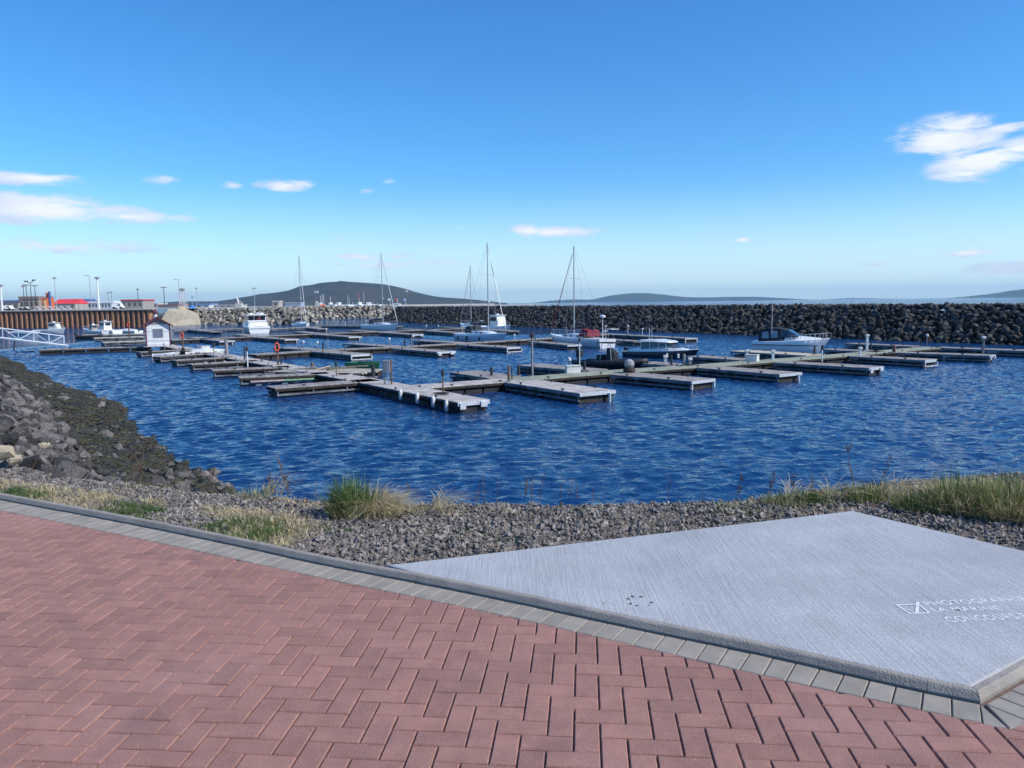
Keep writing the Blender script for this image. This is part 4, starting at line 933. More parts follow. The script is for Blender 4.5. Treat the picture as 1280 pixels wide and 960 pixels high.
# ---- black inflatable
p=G(764,460.5,WZ); root=empty('inflatable_boat',p,R(-42),'black rigid inflatable boat with a centre console and outboard at the front dock row','inflatable boat')
m=MB(); tp=[(-2.9,.95,.42),(-1,1.0,.42),(1,.95,.46),(2.1,.7,.55),(2.9,.25,.68),(3.05,0,.7)]
m.tube(tp+[(x,-y,z) for x,y,z in tp[-2::-1]],[.16,.24,.24,.23,.2,.19,.2,.23,.24,.24,.16],10); m.build('tube',M_black,root,smooth=True)
cabin('hull',M_navy,root,[(-2.8,.8,.9,-.1,.35),(1,.75,.9,-.1,.38),(2.6,.1,.3,.1,.5)]); cabin('console',M_black,root,[(-.2,.4,.34,.4,1.55),(.45,.4,.28,.4,1.2)],bevel=.03)
MB().box(-1.1,-.5,-.42,.42,.4,1.0).build('seat',M_canvas,root,bevel=.06)
m=MB()
for y in (-.42,.42): m.tube([(-.75,y,.5),(-.55,y,1.9)],.025,5); m.tube([(.3,y,.5),(.2,y,1.9)],.025,5)
m.build('canopy_frame',M_alu,root); MB().box(-.95,.55,-.6,.6,1.9,1.97).build('canopy',M_canvas,root,bevel=.02)
MB().box(-3.2,-2.75,-.24,.24,.75,1.35).build('outboard_motor',M_black,root,bevel=.09); MB().box(-3.15,-2.95,-.1,.1,-.3,.75).build('outboard_leg',M_black,root)
# ---- cruisers
p=G(828,450,WZ-.2); root=empty('motor_cruiser',p,R(-40),'motor cruiser with a rounded white roof and dark navy hull at the front row','motor cruiser')
root.scale=(.9,.9,.82); hull(7.8,2.6,.85,1.25,'hull',M_navy,root,trans=.9,fine=2.2,deckm=M_white)
cabin('superstructure',M_white,root,[(-3.4,1.15,1.1,.85,1.05),(-1.6,1.15,1.1,.85,1.2),(1.2,1.05,.95,1.0,1.4),(2.8,.6,.4,1.1,1.25)],bevel=.05)
cabin('cabin_glass',M_glass,root,[(-1.9,.98,.88,1.15,1.95),(1.0,.95,.85,1.3,1.98),(1.75,.8,.6,1.3,1.38)],bevel=.02)
cabin('roof',M_white,root,[(-2.5,.85,.7,1.96,2.06),(-1.9,1.05,.9,1.97,2.2),(-.3,1.08,.9,2.0,2.24),(1.1,.98,.75,1.96,2.1),(1.35,.8,.5,1.92,1.98)],smooth=False,bevel=.05)
for x in (-1.9,-.9,.1,.9): 
    for s in (-1,1): MB().tube([(x,s*.985,1.15),(x,s*.895,1.97)],.03,4).build('window_pillar',M_white,root)
rail(root,[(-.5+4.1*k/7,1.24*(1-(k/7)**3),.95+.3*k/7) for k in range(8)],.45); rail(root,[(-.5+4.1*k/7,-1.24*(1-(k/7)**3),.95+.3*k/7) for k in range(8)],.45)
MB().box(-4.3,-3.85,-.28,.28,.7,1.3).build('outboard_motor',M_navy,root,bevel=.08); MB().tube([(-1.2,0,2.2),(-1.2,0,3.7)],.015,4).build('antenna',M_mastw,root)
for x in (1.2,2.4): MB().lathe([(.03,0),(.11,.06),(.12,.4),(.03,.5)],(x,-1.3,.35),8).build('fender',M_offw,root)
p=G(989,440.5,WZ); root=empty('sports_cruiser',p,R(-33),'white sports cruiser with dark canvas enclosure and curved windscreen, near the breakwater','sports cruiser')
root.scale=(.84,.9,.9); hull(8.2,2.8,1.15,1.5,'hull',M_white,root,trans=.9,fine=2.3,rake=.16)
cabin('foredeck',M_white,root,[(-.5,1.15,.95,1.2,1.75),(1.0,1.05,.7,1.3,1.72),(3.2,.45,.2,1.4,1.55)],bevel=.06)
cabin('windscreen',M_glass,root,[(-1.0,1.15,1.0,1.6,2.35),(-.2,1.12,.9,1.6,2.4),(.9,.95,.6,1.68,1.75)],bevel=.02)
cabin('canvas_enclosure',M_canvas,root,[(-3.4,1.12,1.0,1.15,2.35),(-2.4,1.15,1.0,1.2,2.6),(-.95,1.13,.98,1.4,2.55),(-.45,1.0,.8,2.2,2.45)],bevel=.05)
m=MB(); M_clear=mat('clear_panel',(.22,.28,.34),.15,.2)
for s in (-1,1): m.add([(-3.0,s*1.13,1.5),(-2.2,s*1.15,1.5),(-2.3,s*1.06,2.25),(-3.0,s*1.05,2.15)],[(0,1,2,3)]); m.add([(-2.0,s*1.15,1.55),(-1.2,s*1.15,1.6),(-1.25,s*1.06,2.3),(-2.0,s*1.06,2.3)],[(0,1,2,3)])
m.build('clear_panel',M_clear,root)
for x in (0,.9): MB().lathe([(.02,0),(.15,.01),(.15,.03)],(0,0,0),10).build('porthole',M_glass,root).matrix_local=Matrix.Translation((x,-1.16,1.0))@Matrix.Rotation(R(90),4,'X')
MB().box(-4.05,3.2,-1.425,-1.40,.78,.86).build('hull_stripe',M_navy,root); rail(root,[(.3+3.9*k/8,1.25*(1-(k/8)**2.5),1.3+.3*k/8) for k in range(9)],.5); rail(root,[(.3+3.9*k/8,-1.25*(1-(k/8)**2.5),1.3+.3*k/8) for k in range(9)],.5)
MB().tube([(-1.9,-1.1,1.7),(-1.9,-1.1,5.0)],.018,4).build('antenna',M_mastw,root)
# ---- small craft
def skiff(px,py,L,B,ang,label,hm,inner=M_offw,motor=True,cover=None,H=.5):
    p=G(px,py,WZ); root=empty('skiff',p,ang,label,'small boat'); hull(L,B,H,H+.2,'hull',hm,root,trans=.9,fine=2.4,deckm=inner,deckz=-.18,draft=.12)
    if cover: cabin('cover',cover,root,[(-L*.35,B*.45,B*.1,H,H+.25),(0,B*.48,B*.1,H,H+.42),(L*.45,B*.12,B*.03,H+.15,H+.22)],bevel=.03)
    else:
        for x in (-L*.2,L*.12): MB().box(x-.12,x+.12,-B*.44,B*.44,H-.12,H-.06).build('thwart',M_wood,root)
    if motor: MB().box(-L/2-.35,-L/2-.02,-.16,.16,H+.05,H+.5).build('outboard_motor',M_black,root,bevel=.06)
    return root
skiff(257,446.2,3.7,1.5,R(24),'grey covered dinghy with a black outboard beside the short finger docks',M_offw,cover=mat('grey_cover',(.55,.56,.58),.7,.2))
skiff(208,449,2.4,1.1,R(20),'tiny grey dinghy crowded with gear at the tip of the near docks',M_alu)
skiff(457,467.0,3.2,1.3,R(-40),'open green skiff with teal inside lying against the plank platform',M_green,inner=M_teal,motor=False,H=.75)
skiff(113,423.5,4.2,1.6,R(5),'black skiff with a red stripe at the tip of the left docks',M_black)
skiff(33,417.8,6.0,2.2,R(-6),'low white motorboat lying behind the gangway',M_white)
skiff(160,416.6,6,2.2,R(155),'white motorboat moored just left of the hut',M_white,cover=M_offw)
skiff(742,424.0,2.6,1.3,R(-50),'small dark tender hanging by the white stern of the red-topped sailboat',M_navy)
# rolled jet ski like tender on the dock right of RIB -> covered bollard
p=P_(786.5,465.6); root=empty('covered_gear',p,0,'small heap of gear under a grey cover on the front dock row','gear'); MB().lathe([(.34,0),(.40,.12),(.33,.3),(.22,.36)],(0,0,0),10).build('base_roll',M_beamd,root); MB().lathe([(.26,.35),(.34,.5),(.28,.72),(.1,.84)],(0,0,0),9).build('cover',mat('grey_cloth',(.3,.3,.31),.9,.3),root)
# plank floats beside the left fingers
def barge(a,b,m,label,wd=.5,z=.22):
    A_=G(*a,WZ);B_=G(*b,WZ); d=B_-A_; root=empty('plank_float',(A_+B_)/2,math.atan2(d.y,d.x),label,'plank'); h=d.length/2
    MB().box(-h,h*.0,-wd/2,wd/2,z,z+.09).build('plank',m[0],root); MB().box(h*.004,h,-wd/2,wd/2,z,z+.09).build('plank',m[1],root)
    for x in (-h*.75,h*.05,h*.8): MB().tube([(x-.18,0,.08),(x+.18,0,.08)],.13,8).build('drum',M_tub,root)
barge((313,482),(394,478),(mat('pink_plank',(.55,.42,.42),.8,.3),mat('green_plank',(.26,.45,.26),.8,.3)),'narrow floating plank painted half pink and half green')
barge((352,491),(425,487),(M_beamd,mat('rust_plank',(.28,.13,.08),.8,.3)),'dark half-sunk plank with pale drums in front of the nearest finger dock')
barge((1003,461),(1090,467),(M_beam,M_beam),'grey floating beam alongside the fourth front finger dock')
barge((833,461.5),(872,464),(M_offw,M_offw),'short pale floating beam behind the second front finger dock')
# ---- fenders on the main dock's near side
for (px,py,lb) in ((517,496,'white fender, leftmost of the four hung on the end of the main dock'),(534,500.5,'white fender, second from the left on the end of the main dock'),(560,504,'white fender, third from the left on the end of the main dock'),(574,507.5,'white fender, rightmost and lowest on the end of the main dock')):
    _a=P_(448,473.4);_b=P_(592,501);_u=(_b-_a).normalized();_n=Vector((_u.y,-_u.x,0)); _g=P_(px,py-8); q=_a+_u*((_g-_a).dot(_u))+_n*.98; q.z=WZ+(.0 if px>570 else .08); root=empty('fender',q,0,lb,'fender','white fenders on the main dock'); MB().lathe([(.03,0),(.085,.05),(.10,.15),(.10,.42),(.06,.54),(.02,.58)],(0,0,0),10).build('body',M_offw,root,smooth=True); MB().tube([(0,0,.58),(.06,.1,.68)],.012,4).build('rope',M_rope,root)
# ---- hut
p=G(198.5,433.3,DZ); hw=1.22; root=empty('dock_hut',(p.x,p.y,DZ),R(27),'small white hut with a maroon gable roof standing on the floating dock','hut')
root.location=Vector(root.location)+Vector((math.sin(R(27))*-1.1,math.cos(R(27))*1.1,0))*1.0
wh=2.45; ap=3.25
MB().box(-hw-.35,hw+.5,-1.35,1.5,.002,.07).build('floor_platform',M_deck,root)
MB().prism([(-hw,.08),(hw,.08),(hw,wh),(0,ap-.04),(-hw,wh)],-1.1,1.1).build('wall',M_siding,root)
MB().prism([(-hw+.1,wh+.05),(hw-.1,wh+.05),(0,ap-.12)],-1.125,-1.102).build('gable_shingles',M_shing,root)
m=MB()
for s in (-1,1): m.add([(0,-1.5,ap),(0,1.5,ap),(s*(hw+.38),1.5,wh-.22),(s*(hw+.38),-1.5,wh-.22),(0,-1.5,ap+.13),(0,1.5,ap+.13),(s*(hw+.42),1.5,wh-.10),(s*(hw+.42),-1.5,wh-.10)],[(0,1,2,3),(7,6,5,4),(0,3,7,4),(1,5,6,2),(2,6,7,3)])
m.build('roof',M_maroon,root)
for x in (-hw,hw):
    MB().box(x-.06,x+.06,-1.13,-1.0,.08,wh).build('corner_trim',M_maroon,root)
wf=MB(); 
for (a,b,c,d) in ((-.52,.52,1.02,1.10),(-.52,.52,1.94,2.02),(-.52,-.44,1.105,1.935),(.44,.52,1.105,1.935),(-.03,.03,1.105,1.935)): wf.box(a,b,-1.15,-1.104,c,d)
wfo=wf.build('window',M_post,root); MB().box(-.44,.44,-1.12,-1.108,1.1,1.94).build('pane',mat('hut_pane',(.16,.20,.27),.12,.2),wfo)
MB().box(-hw-.03,-hw+.0,-.45,.35,.1,2.05).build('door',mat('door_blue',(.25,.36,.52),.6,.1),root)
MB().box(-hw+1.0+hw,-hw+1.1+hw+.28,-1.2,-1.1,1.6,2.1) 
# navigation marker behind the hut
p=AT(194.5,399,197); root=empty('navigation_marker',(p.x,p.y,QT),0,'small white navigation beacon with a red cap at the end of the quay wall','beacon'); MB().lathe([(.55,0),(.55,.1),(.4,.5),(.4,1.2)],(0,-.0,-2.2),10).build('tower',M_white,root); MB().lathe([(.6,-1.0),(.62,-.6),(.3,-.1),(.05,.3)],(0,0,0),10).build('cap',M_maroon,root)
root.location.z=QT-.2
# ---- gangway
ft=G(85.5,433,DZ); gd=Vector((-.83,-.557,0)).normalized(); GL=17; rise=3.0
root=empty('gangway',(ft.x,ft.y,DZ+.05),math.atan2(gd.y,gd.x),'long white truss gangway sloping up from the dock to the left bank','gangway')
sl_=math.atan2(rise,GL)
for s in (-1,1):
    m=MB(); n=11; y=s*.62
    m.tube([(0,y,.06),(GL,y,rise+.06)],.05,5); m.tube([(.4,y,1.15),(GL,y,rise+1.2)],.05,5)
    for k in range(n+1):
        x=.4+(GL-.6)*k/n; z=rise*x/GL; m.tube([(x,y,z+.06),(x,y,z+1.15)],.03,4)
        if k<n:
            x2=.4+(GL-.6)*(k+1)/n; z2=rise*x2/GL; m.tube([(x,y,z+(.06 if k%2 else 1.15)),(x2,y,z2+(1.15 if k%2 else .06))],.028,4)
    m.build('truss_side',mat('gangway_paint',(.60,.68,.76),.5,.1),root)
m=MB().add([(0,-.6,0),(GL,-.6,rise),(GL,.6,rise),(0,.6,0),(0,-.6,-.06),(GL,-.6,rise-.06),(GL,.6,rise-.06),(0,.6,-.06)],[(0,1,2,3),(7,6,5,4),(0,4,5,1),(1,5,6,2),(2,6,7,3),(3,7,4,0)]); m.build('walk_surface',M_alu,root)
MB().tube([(5.2,-.6,1.0),(5.4,-.9,-.3),(5.0,-.8,-.6),(3.4,-.7,-.5)],.07,6).build('hose',M_black,root)
# ---- posts, pedestals, life rings
def post(px,py,topy,label,kind='post',group='posts along the docks',m=None,r=.05,lx=0):
    p=G(px,py,DZ); h=(py-topy)*math.hypot(p.x,p.y)/F; 
    nm={'post':'dock_post','pole':'dock_pole','ped':'power_pedestal','ring':'life_ring_post','lamp':'dock_lamp'}[kind]; ct={'post':'post','pole':'pole','ped':'pedestal','ring':'life ring','lamp':'lamp'}[kind]
    root=empty(nm,p,0,label,ct,group)
    if kind=='post': MB().lathe([(r,0),(r,h-.04),(r*.6,h)],(0,0,0),8).build('shaft',m or M_postd,root); MB().box(-r*2,r*2,-r*2,r*2,0.002,.05).build('base_plate',M_post,root)
    elif kind=='pole': MB().tube([(0,0,0),(0,0,h)],[r,r*.8],8).build('shaft',m or M_post,root); MB().lathe([(r*1.1,h),(r*2.2,h+.04),(r*2.0,h+.28),(r*.5,h+.34)],(0,0,0),8).build('cap',M_postd,root)
    elif kind=='ped': MB().box(-.09,.09,-.09,.09,0.002,h).build('column',m or M_alu,root,bevel=.01); MB().box(-.14,.14,-.14,.14,h-.02,h+.16).build('head',M_offw,root,bevel=.03)
    elif kind=='lamp': MB().tube([(0,0,0),(0,0,h)],.035,6).build('shaft',m or M_post,root); MB().lathe([(.05,h),(.13,h+.02),(.13,h+.18),(.04,h+.24)],(0,0,0),8).build('head',M_offw,root)
    else:
        MB().box(-.06,.06,-.06,.06,0.002,h).build('shaft',M_wood,root)
        v=[];f=[];n=14
        for i in range(n):
            a=2*math.pi*i/n
            for k in range(6): b=2*math.pi*k/6; rr_=.23+.065*math.cos(b); v.append((math.cos(a)*rr_*.75,-.12+.065*math.sin(b),h-.28+math.sin(a)*rr_*1.25))
        for i in range(n):
            for k in range(6): f.append((i*6+k,((i+1)%n)*6+k,((i+1)%n)*6+(k+1)%6,i*6+(k+1)%6))
        MB().add(v,f).build('life_ring',M_ring,root,smooth=True)
    return root
PO=[(665.5,470,422,'tall pale pole with a dark cap rising from the front row walkway','pole',M_post,.07),(724.5,463.5,428,'thin pale pole left of the black inflatable boat','pole',M_mastw,.035),(554,491,470,'thin brown stake on the end part of the main dock','pole',M_wood,.04),
(614.5,470,459,'short dark bollard on the back finger, left of the twin brown posts','post',M_postd,.09),(636,477,456,'brown wooden post, left of the twin posts at the first front row junction','post',M_wood,.07),(640,475,459,'curved thin post close to the right of the brown post at the first junction','post',M_postd,.04),(648.3,470,456.5,'short black bollard right of the twin posts, left of the tall pale pole','post',M_postd,.09),
(711.5,461,451,'small post with a round head on the back finger left of the black inflatable','lamp',M_postd,.05),(730.5,463.5,452,'black bollard touching the stern of the black inflatable','post',M_postd,.09),
(839,456,444.5,'dark bollard with a ring right of the white-roofed cruiser hull','post',M_postd,.08),(831.5,455,447,'short pale pedestal beside the dark bollard at the cruiser','ped',M_alu,.05),(855,457,443,'hooped mooring ring at the bow of the white-roofed cruiser','post',M_post,.1),(862.5,457,450,'low grey pedestal right of the hooped mooring ring','ped',M_post,.05),
(933.5,449,440,'pale pedestal left of the pair below the canvas-topped cruiser','ped',M_alu,.05),(966,450,440.5,'pale pedestal with a black hose below the canvas-topped cruiser','ped',M_alu,.05),(1018,443,433.5,'black bollard near the bow of the canvas-topped cruiser','post',M_postd,.09),(1027.5,452,438,'white slim post at the bow of the canvas-topped cruiser','pole',M_mastw,.05),
(1075,445,437,'small grey pedestal on the front row right of the cruiser bow','ped',M_alu,.05),(1083.5,438.5,422,'grey pedestal with a wide head near the breakwater','ped',M_alu,.05),(1088.5,438,430,'short dark bollard right beside the wide-headed pedestal','post',M_postd,.07),(1117.5,441,432,'rusty brown box post on the front row','post',mat('rust_post',(.22,.12,.10),.8,.3),.16),
(1151,433,424.5,'thin dark post near the far end of the front row','post',M_postd,.05),(1158.5,432.5,422,'slim lamp with a pale flat head at the far end of the front row','lamp',M_post,.05),(1228.5,441.5,425.5,'blue-grey pedestal with a hook near the right edge','ped',M_beam,.06),
(487,433.5,425,'small round-headed lamp on the middle row','lamp',M_post,.04),(506,433.5,424.5,'short dark bollard on the middle row, right of the small lamp','post',M_postd,.09),(514.3,434.5,421.5,'pale post with brackets on the middle row','pole',M_post,.05),
(379.5,437.5,429,'white round-headed lamp, left one near the orange life ring','lamp',M_post,.04),(397,437.5,429.5,'white round-headed lamp, second right of the orange life ring','lamp',M_post,.04),(404,437.5,428.5,'dark bollard right of the white round-headed lamps','post',M_postd,.09),(410,438.5,424,'thin pale pole right of the dark bollard, middle row','pole',M_post,.04),
(283.5,444,425.5,'wide grey twin post standing on the main dock','post',M_post,.17),(306,449.5,433,'dark leaning post on the main dock between the twin post and the life ring','post',M_postd,.07),(309.7,459,440,'thin pale post at the end of the white-posted finger','pole',M_mastw,.05),
(327,452,446,'short black stub on the main dock right of the leaning post','post',M_postd,.06),(351.5,456,449.5,'short dark stub right of the orange life ring post','post',M_postd,.06),(390.5,458.5,453,'stubby brown bollard at the left edge of the plank platform','post',M_wood,.1),(420.5,470,458,'thin bent post in front of the plank platform','pole',M_wood,.04),
(466.5,472,455.5,'dark timber post at the right end of the green skiff','post',M_postd,.12),(206,440,432,'pale lantern post in front of the hut','lamp',M_post,.05),(248,437,430.5,'slim curved post right of the hut','pole',M_post,.04),
(268,450,434.5,'pale post beside the covered dinghy','pole',M_post,.06),(785,418.5,408.5,'left lamp of the three on the long dock at the end of the middle row','lamp',M_alu,.04),(793.5,419,412.5,'short dark post between the lamps at the end of the middle row','post',M_postd,.06),(803,420,412.5,'middle lamp with a bulb on the long dock at the end of the middle row','lamp',M_mastw,.04),(811.5,424,410,'tall pale pole on the long dock at the end of the middle row','pole',M_mastw,.04),
(757,418,409,'T-shaped grey lamp behind the red-topped sailboat','lamp',M_alu,.04),(548,412.5,408,'far lamp on the third row, right one of a pair','lamp',M_post,.05),(533,412.5,408,'far lamp on the third row, left one of a pair','lamp',M_post,.05),(428.5,407,401,'far pale post on the fourth row, left of a pair','pole',M_mastw,.06),(431.5,407,401.5,'far pale post on the fourth row, right of a pair','pole',M_mastw,.06),
(242,412,406.5,'far white lamp on the fourth row, left','lamp',M_mastw,.06),(257.5,412,406.5,'far white lamp on the fourth row, right','lamp',M_mastw,.06),(408,417,412,'far white lamp on the third row below the left yacht','lamp',M_mastw,.05),(643,426,420,'small pale lamp on the middle row right of the blue-grey sailboat','lamp',M_mastw,.05),(670,426,419,'short grey post at the bow of the red-topped sailboat','post',M_post,.07)]
for (px,py,ty,lb,kd,m,r) in PO: post(px,py,ty,lb,kd,'posts along the docks',m,r)
post(347.5,456,430,'orange life ring on a brown post midway along the main dock','ring','life rings'); post(228.8,435,417.5,'orange life ring on a post right of the hut','ring','life rings')
post(162,424.5,405.5,'orange life ring on a post left of the hut','ring','life rings')
for k,x in enumerate((257.5,281,302)):
    p=G(x,463.0-k*1.6,WZ); root=empty('guide_post',(p.x,p.y,WZ),0,['left','middle','right'][k]+' one of three white upright posts on the near finger dock','post','white posts of the near finger dock'); MB().box(-.07,.07,-.07,.07,-.1,.62).build('shaft',M_offw,root,bevel=.01); MB().box(-.09,.09,-.09,.09,.622,.66).build('cap',M_offw,root)
for k,x in enumerate((64.4,82,99.4,115)):
    p=G(x,440.3-k*.25,WZ); root=empty('guide_post',(p.x,p.y,WZ),0,['leftmost','second','third','rightmost'][k]+' pale upright tube on the side of the gangway landing dock','post','pale tubes of the gangway landing'); MB().box(-.18,.18,-.08,.08,-.1,.46).build('shaft',mat('tube_blue',(.5,.58,.66),.6,.1),root); MB().box(-.2,.2,-.1,.1,.462,.5).build('cap',M_alu,root)
# cabinet
p=P_(484.5,480.5); root=empty('utility_cabinet',(p.x,p.y,DZ),R(-10),'grey utility cabinet on two legs standing on the main dock','cabinet')
k_=math.hypot(p.x,p.y)/F
MB().box(-.24,.20,-.12,.12,15*k_,30*k_).build('cabinet_box',mat('cabinet_grey',(.30,.31,.33),.6,.12),root,bevel=.01); MB().box(-.20,.04,-.135,-.122,16*k_,29*k_).build('door',mat('cabinet_door',(.23,.24,.27),.6,.12),root)
for x in (-.17,): MB().box(x-.035,x+.035,-.04,.04,0.002,15*k_).build('leg',M_post,root)
MB().box(.203,.27,-.05,.05,0.002,30.5*k_).build('leg',M_wood,root); MB().box(.03,.08,-.04,.04,0.002,15*k_).build('conduit',M_alu,root)
# pale tank and jug floats under the right docks
for (a,b,r_,lb) in (((1189,450.5),(1212,451.5),.30,'pale horizontal tank floating under the sixth front finger dock'),((1118,455.5),(1137,456.5),.28,'pair of pale jugs floating under the fifth front finger dock')):
    A_=G(*a,WZ);B_=G(*b,WZ); d=B_-A_; root=empty('float_tank',(A_+B_)/2,math.atan2(d.y,d.x),lb,'float'); h=d.length/2
    MB().tube([(-h,0,.1),(-h*.96,0,.1),(h*.96,0,.1),(h,0,.1)],[r_*.7,r_,r_,r_*.7],12).build('tank',M_tub,root,smooth=True); MB().box(-.06,.06,-r_-.03,r_+.03,.1,.1+r_+.02).build('strap',M_black,root)
# ---- port buildings and gear behind the quay
def colr(c): return mat('paint_%02d%02d%02d'%tuple(int(x*99) for x in c),c,.75,.15,scale=.8)
def building(x0,x1,ytop,ybot,dist_,wallc,roofc,label,roofh=.35,depth=9,name='port_building',cat='building',win=3,gable=False):
    a=AT(x0,ybot,dist_); b=AT(x1,ybot,dist_); t=AT((x0+x1)/2,ytop,dist_); base=QT-.05; wd=(b.x-a.x); H=t.z-base; root=empty(name,((a.x+b.x)/2,dist_,base),0,label,cat)
    rh=H*roofh; h=wd/2
    MB().box(-h,h,0,depth,0,H-rh).build('wall',colr(wallc),root)
    if gable: MB().add([(-h-.2,-.3,H-rh+.01),(h+.2,-.3,H-rh+.01),(h+.2,depth+.3,H-rh+.01),(-h-.2,depth+.3,H-rh+.01),(-h-.2,depth/2,H),(h+.2,depth/2,H)],[(0,1,5,4),(3,4,5,2),(0,4,3),(1,2,5),(0,3,2,1)]).build('roof',colr(roofc),root)
    else: MB().box(-h-.2,h+.2,-.25,depth+.2,H-rh+.01,H).build('roof',colr(roofc),root)
    for k in range(win):
        x=-h+wd*(k+.5)/max(1,win); MB().box(x-wd/win*.22,x+wd/win*.22,-.05,-.01,(H-rh)*.35,(H-rh)*.75).build('window',M_glass,root)
    return root
building(66.5,94.5,373.7,387,290,(.35,.33,.3),(.72,.05,.07),'low building with a bright red roof behind the rusty quay',.45,gable=True)
building(25,49,370.5,387,285,(.30,.24,.21),(.22,.17,.16),'tall brown building under the cluster of floodlights',.2,win=4)
building(-22,24,375.2,387,300,(.40,.33,.29),(.06,.08,.16),'long low building with a dark blue roof at the far left edge',.25,gable=True,win=6)
building(95,110,373.6,387,310,(.66,.66,.66),(.08,.12,.30),'white building with a dark blue roof right of the bright red roof',.35,gable=True)
building(110.5,143,376.8,386.8,300,(.45,.52,.56),(.70,.76,.78),'long pale glass-fronted building behind the quay',.2,win=8)
building(152,179,374.3,386.8,280,(.30,.28,.26),(.45,.04,.06),'grey building with a thin red roof edge behind the quay',.14,win=4)
building(197,223,380.5,387.5,290,(.27,.27,.30),(.35,.10,.10),'low grey shed with dull red trim beside the ramp',.15,win=0)
building(179,197,378.8,387,305,(.50,.50,.49),(.60,.60,.60),'plain pale warehouse between the red-edged building and the ramp',.12,win=3)
building(357,375.5,378.3,387,330,(.30,.38,.50),(.70,.72,.75),'blue-grey box building behind the tan rocks, left of the yacht mast',.12,depth=6,win=0)
building(341,349,376,387,320,(.42,.36,.33),(.5,.46,.42),'small stepped concrete block on the tan breakwater',.2,depth=5,win=1)
building(245,262,379.5,386.5,330,(.55,.55,.55),(.12,.25,.5),'pale shed with a blue roof behind the tan rocks',.3,win=2)
building(264,300,381,386.8,335,(.52,.50,.46),(.6,.58,.55),'long pale low shed behind the tan rocks',.2,win=4)
building(490,499.5,379.6,385,420,(.72,.72,.72),(.75,.75,.75),'small white building at the tip of the far harbour',.3,depth=6,gable=True,win=1)
building(412,419,380.2,386,400,(.75,.75,.75),(.5,.5,.5),'small white cabin on the far harbour near the orange crate',.2,depth=5,win=1)
# vehicles / tanks
def van(px,py,dist_,L,label,c=(.78,.78,.78),name='van',cat='van',H=1.5):
    p=AT(px,py,dist_); root=empty(name,(p.x,dist_,QT),R(5),label,cat); cabin('body',colr(c),root,[(-L/2,.95,.85,.45,H),(L*.28,.95,.85,.45,H),(L*.40,.95,.8,.45,H*.6),(L/2,.9,.8,.45,H*.5)],bevel=.05)
    for x in (-L*.3,L*.3):
        for y in (-.9,.9): MB().tube([(x,y-.1,.4),(x,y+.1,.4)],.4,12).build('wheel',M_black,root)
    MB().box(L*.05,L*.27,-.93,-.905,H*.55,H*.85).build('window',M_glass,root)
van(10,386.5,235,2.9,'white van parked on the quay at the far left'); van(148,386,262,3.6,'white box van on the quay beside the grey building',H=1.9); van(31,386.5,240,2.6,'pale car parked on the quay below the brown building',name='car',cat='car',c=(.45,.45,.44),H=1.1)
# container tower: orange and yellow mast
p=AT(56.3,380,262); root=empty('silo_tower',(p.x,262,QT-.1),0,'orange and yellow tower with a dark blue mast beside it','tower'); k_=262/F
MB().box(-3.6*k_,3*k_,0,4,.02,15*k_).build('tower_body',colr((.55,.14,.05)),root); MB().box(-1.2*k_,1.8*k_,-.3,-.01,.5,12*k_).build('front_panel',colr((.70,.45,.20)),root); MB().lathe([(1.8*k_,15*k_),(1.8*k_,21*k_),(.5,22*k_)],(-.6*k_,2,0),10).build('top_drum',colr((.7,.16,.10)),root); MB().tube([(4*k_,1,0),(4*k_,1,23*k_)],.45,6).build('mast',colr((.07,.09,.25)),root)
# steel trusses lying on the quay
for k in range(6):
    a=AT(42+k*8.3,387,222); root=empty('steel_truss',(a.x,222-k*.2,QT),0,'pale steel truss frame lying on the quay, number %s counted from the left'%(['one','two','three','four','five','six'][k]),'truss','steel trusses lying on the quay')
    m=MB(); w8=1.7; hh=1.1
    for y in (0,.5): m.tube([(0,y,.1),(w8,y,.1)],.06,4); m.tube([(0,y,hh),(w8,y,hh)],.06,4); m.tube([(0,y,.1),(w8/2,y,hh),(w8,y,.1)],.06,4)
    m.build('frame',M_offw,root)
# light poles
def lightpole(px,top,dist_,label,kind='T',m=None,r=.11):
    t=AT(px,top,dist_); z0=QT-.05; H=t.z-z0; root=empty('light_pole',(t.x,dist_,z0),0,label,'light pole','light poles of the port')
    MB().tube([(0,0,0),(0,0,H)],[r*1.4,r],6).build('pole',m or M_mast,root)
    if kind=='T': MB().box(-1.1,1.1,-.25,.25,H-.1,H+.25).build('lamp_head',M_post,root)
    elif kind=='one': MB().box(-.5,.5,-.4,.4,H,H+.5).build('lamp_head',M_post,root)
    elif kind=='arm': MB().tube([(0,0,H-.2),(-1.3,0,H+.1)],.1,4).build('arm',M_mast,root); MB().box(-1.8,-1.0,-.2,.2,H,H+.2).build('lamp_head',M_post,root)
    elif kind=='V': MB().tube([(-1.3,0,H+.5),(0,0,H-.2),(1.3,0,H+.9)],.12,4).build('arm',M_postd,root); MB().box(-1.9,-.9,-.3,.3,H+.3,H+.7).build('lamp_head',M_postd,root); MB().box(.8,1.7,-.3,.3,H+.7,H+1.1).build('lamp_head',M_postd,root)
lightpole(.6,358,230,'thick white pole at the left edge of the photo','one',M_mastw,.22)
lightpole(29,359,280,'dark floodlight pole, leftmost of the cluster of four','one',M_postd); lightpole(32.4,356.5,275,'dark floodlight pole with a flat top, second of the cluster of four','T',M_postd); lightpole(37.7,353.5,270,'dark floodlight pole with raised arms, third and tallest of the cluster','V',M_postd); lightpole(43.3,357.5,280,'dark floodlight pole, rightmost of the cluster of four','T',M_postd)
lightpole(68,348.5,285,'tall pale pole above the bright red roof','one'); lightpole(111.5,344.5,290,'tallest pale pole left of the white camera pole','arm'); lightpole(121.2,348.5,230,'thick white camera pole on the quay edge','one',M_mastw,.25)
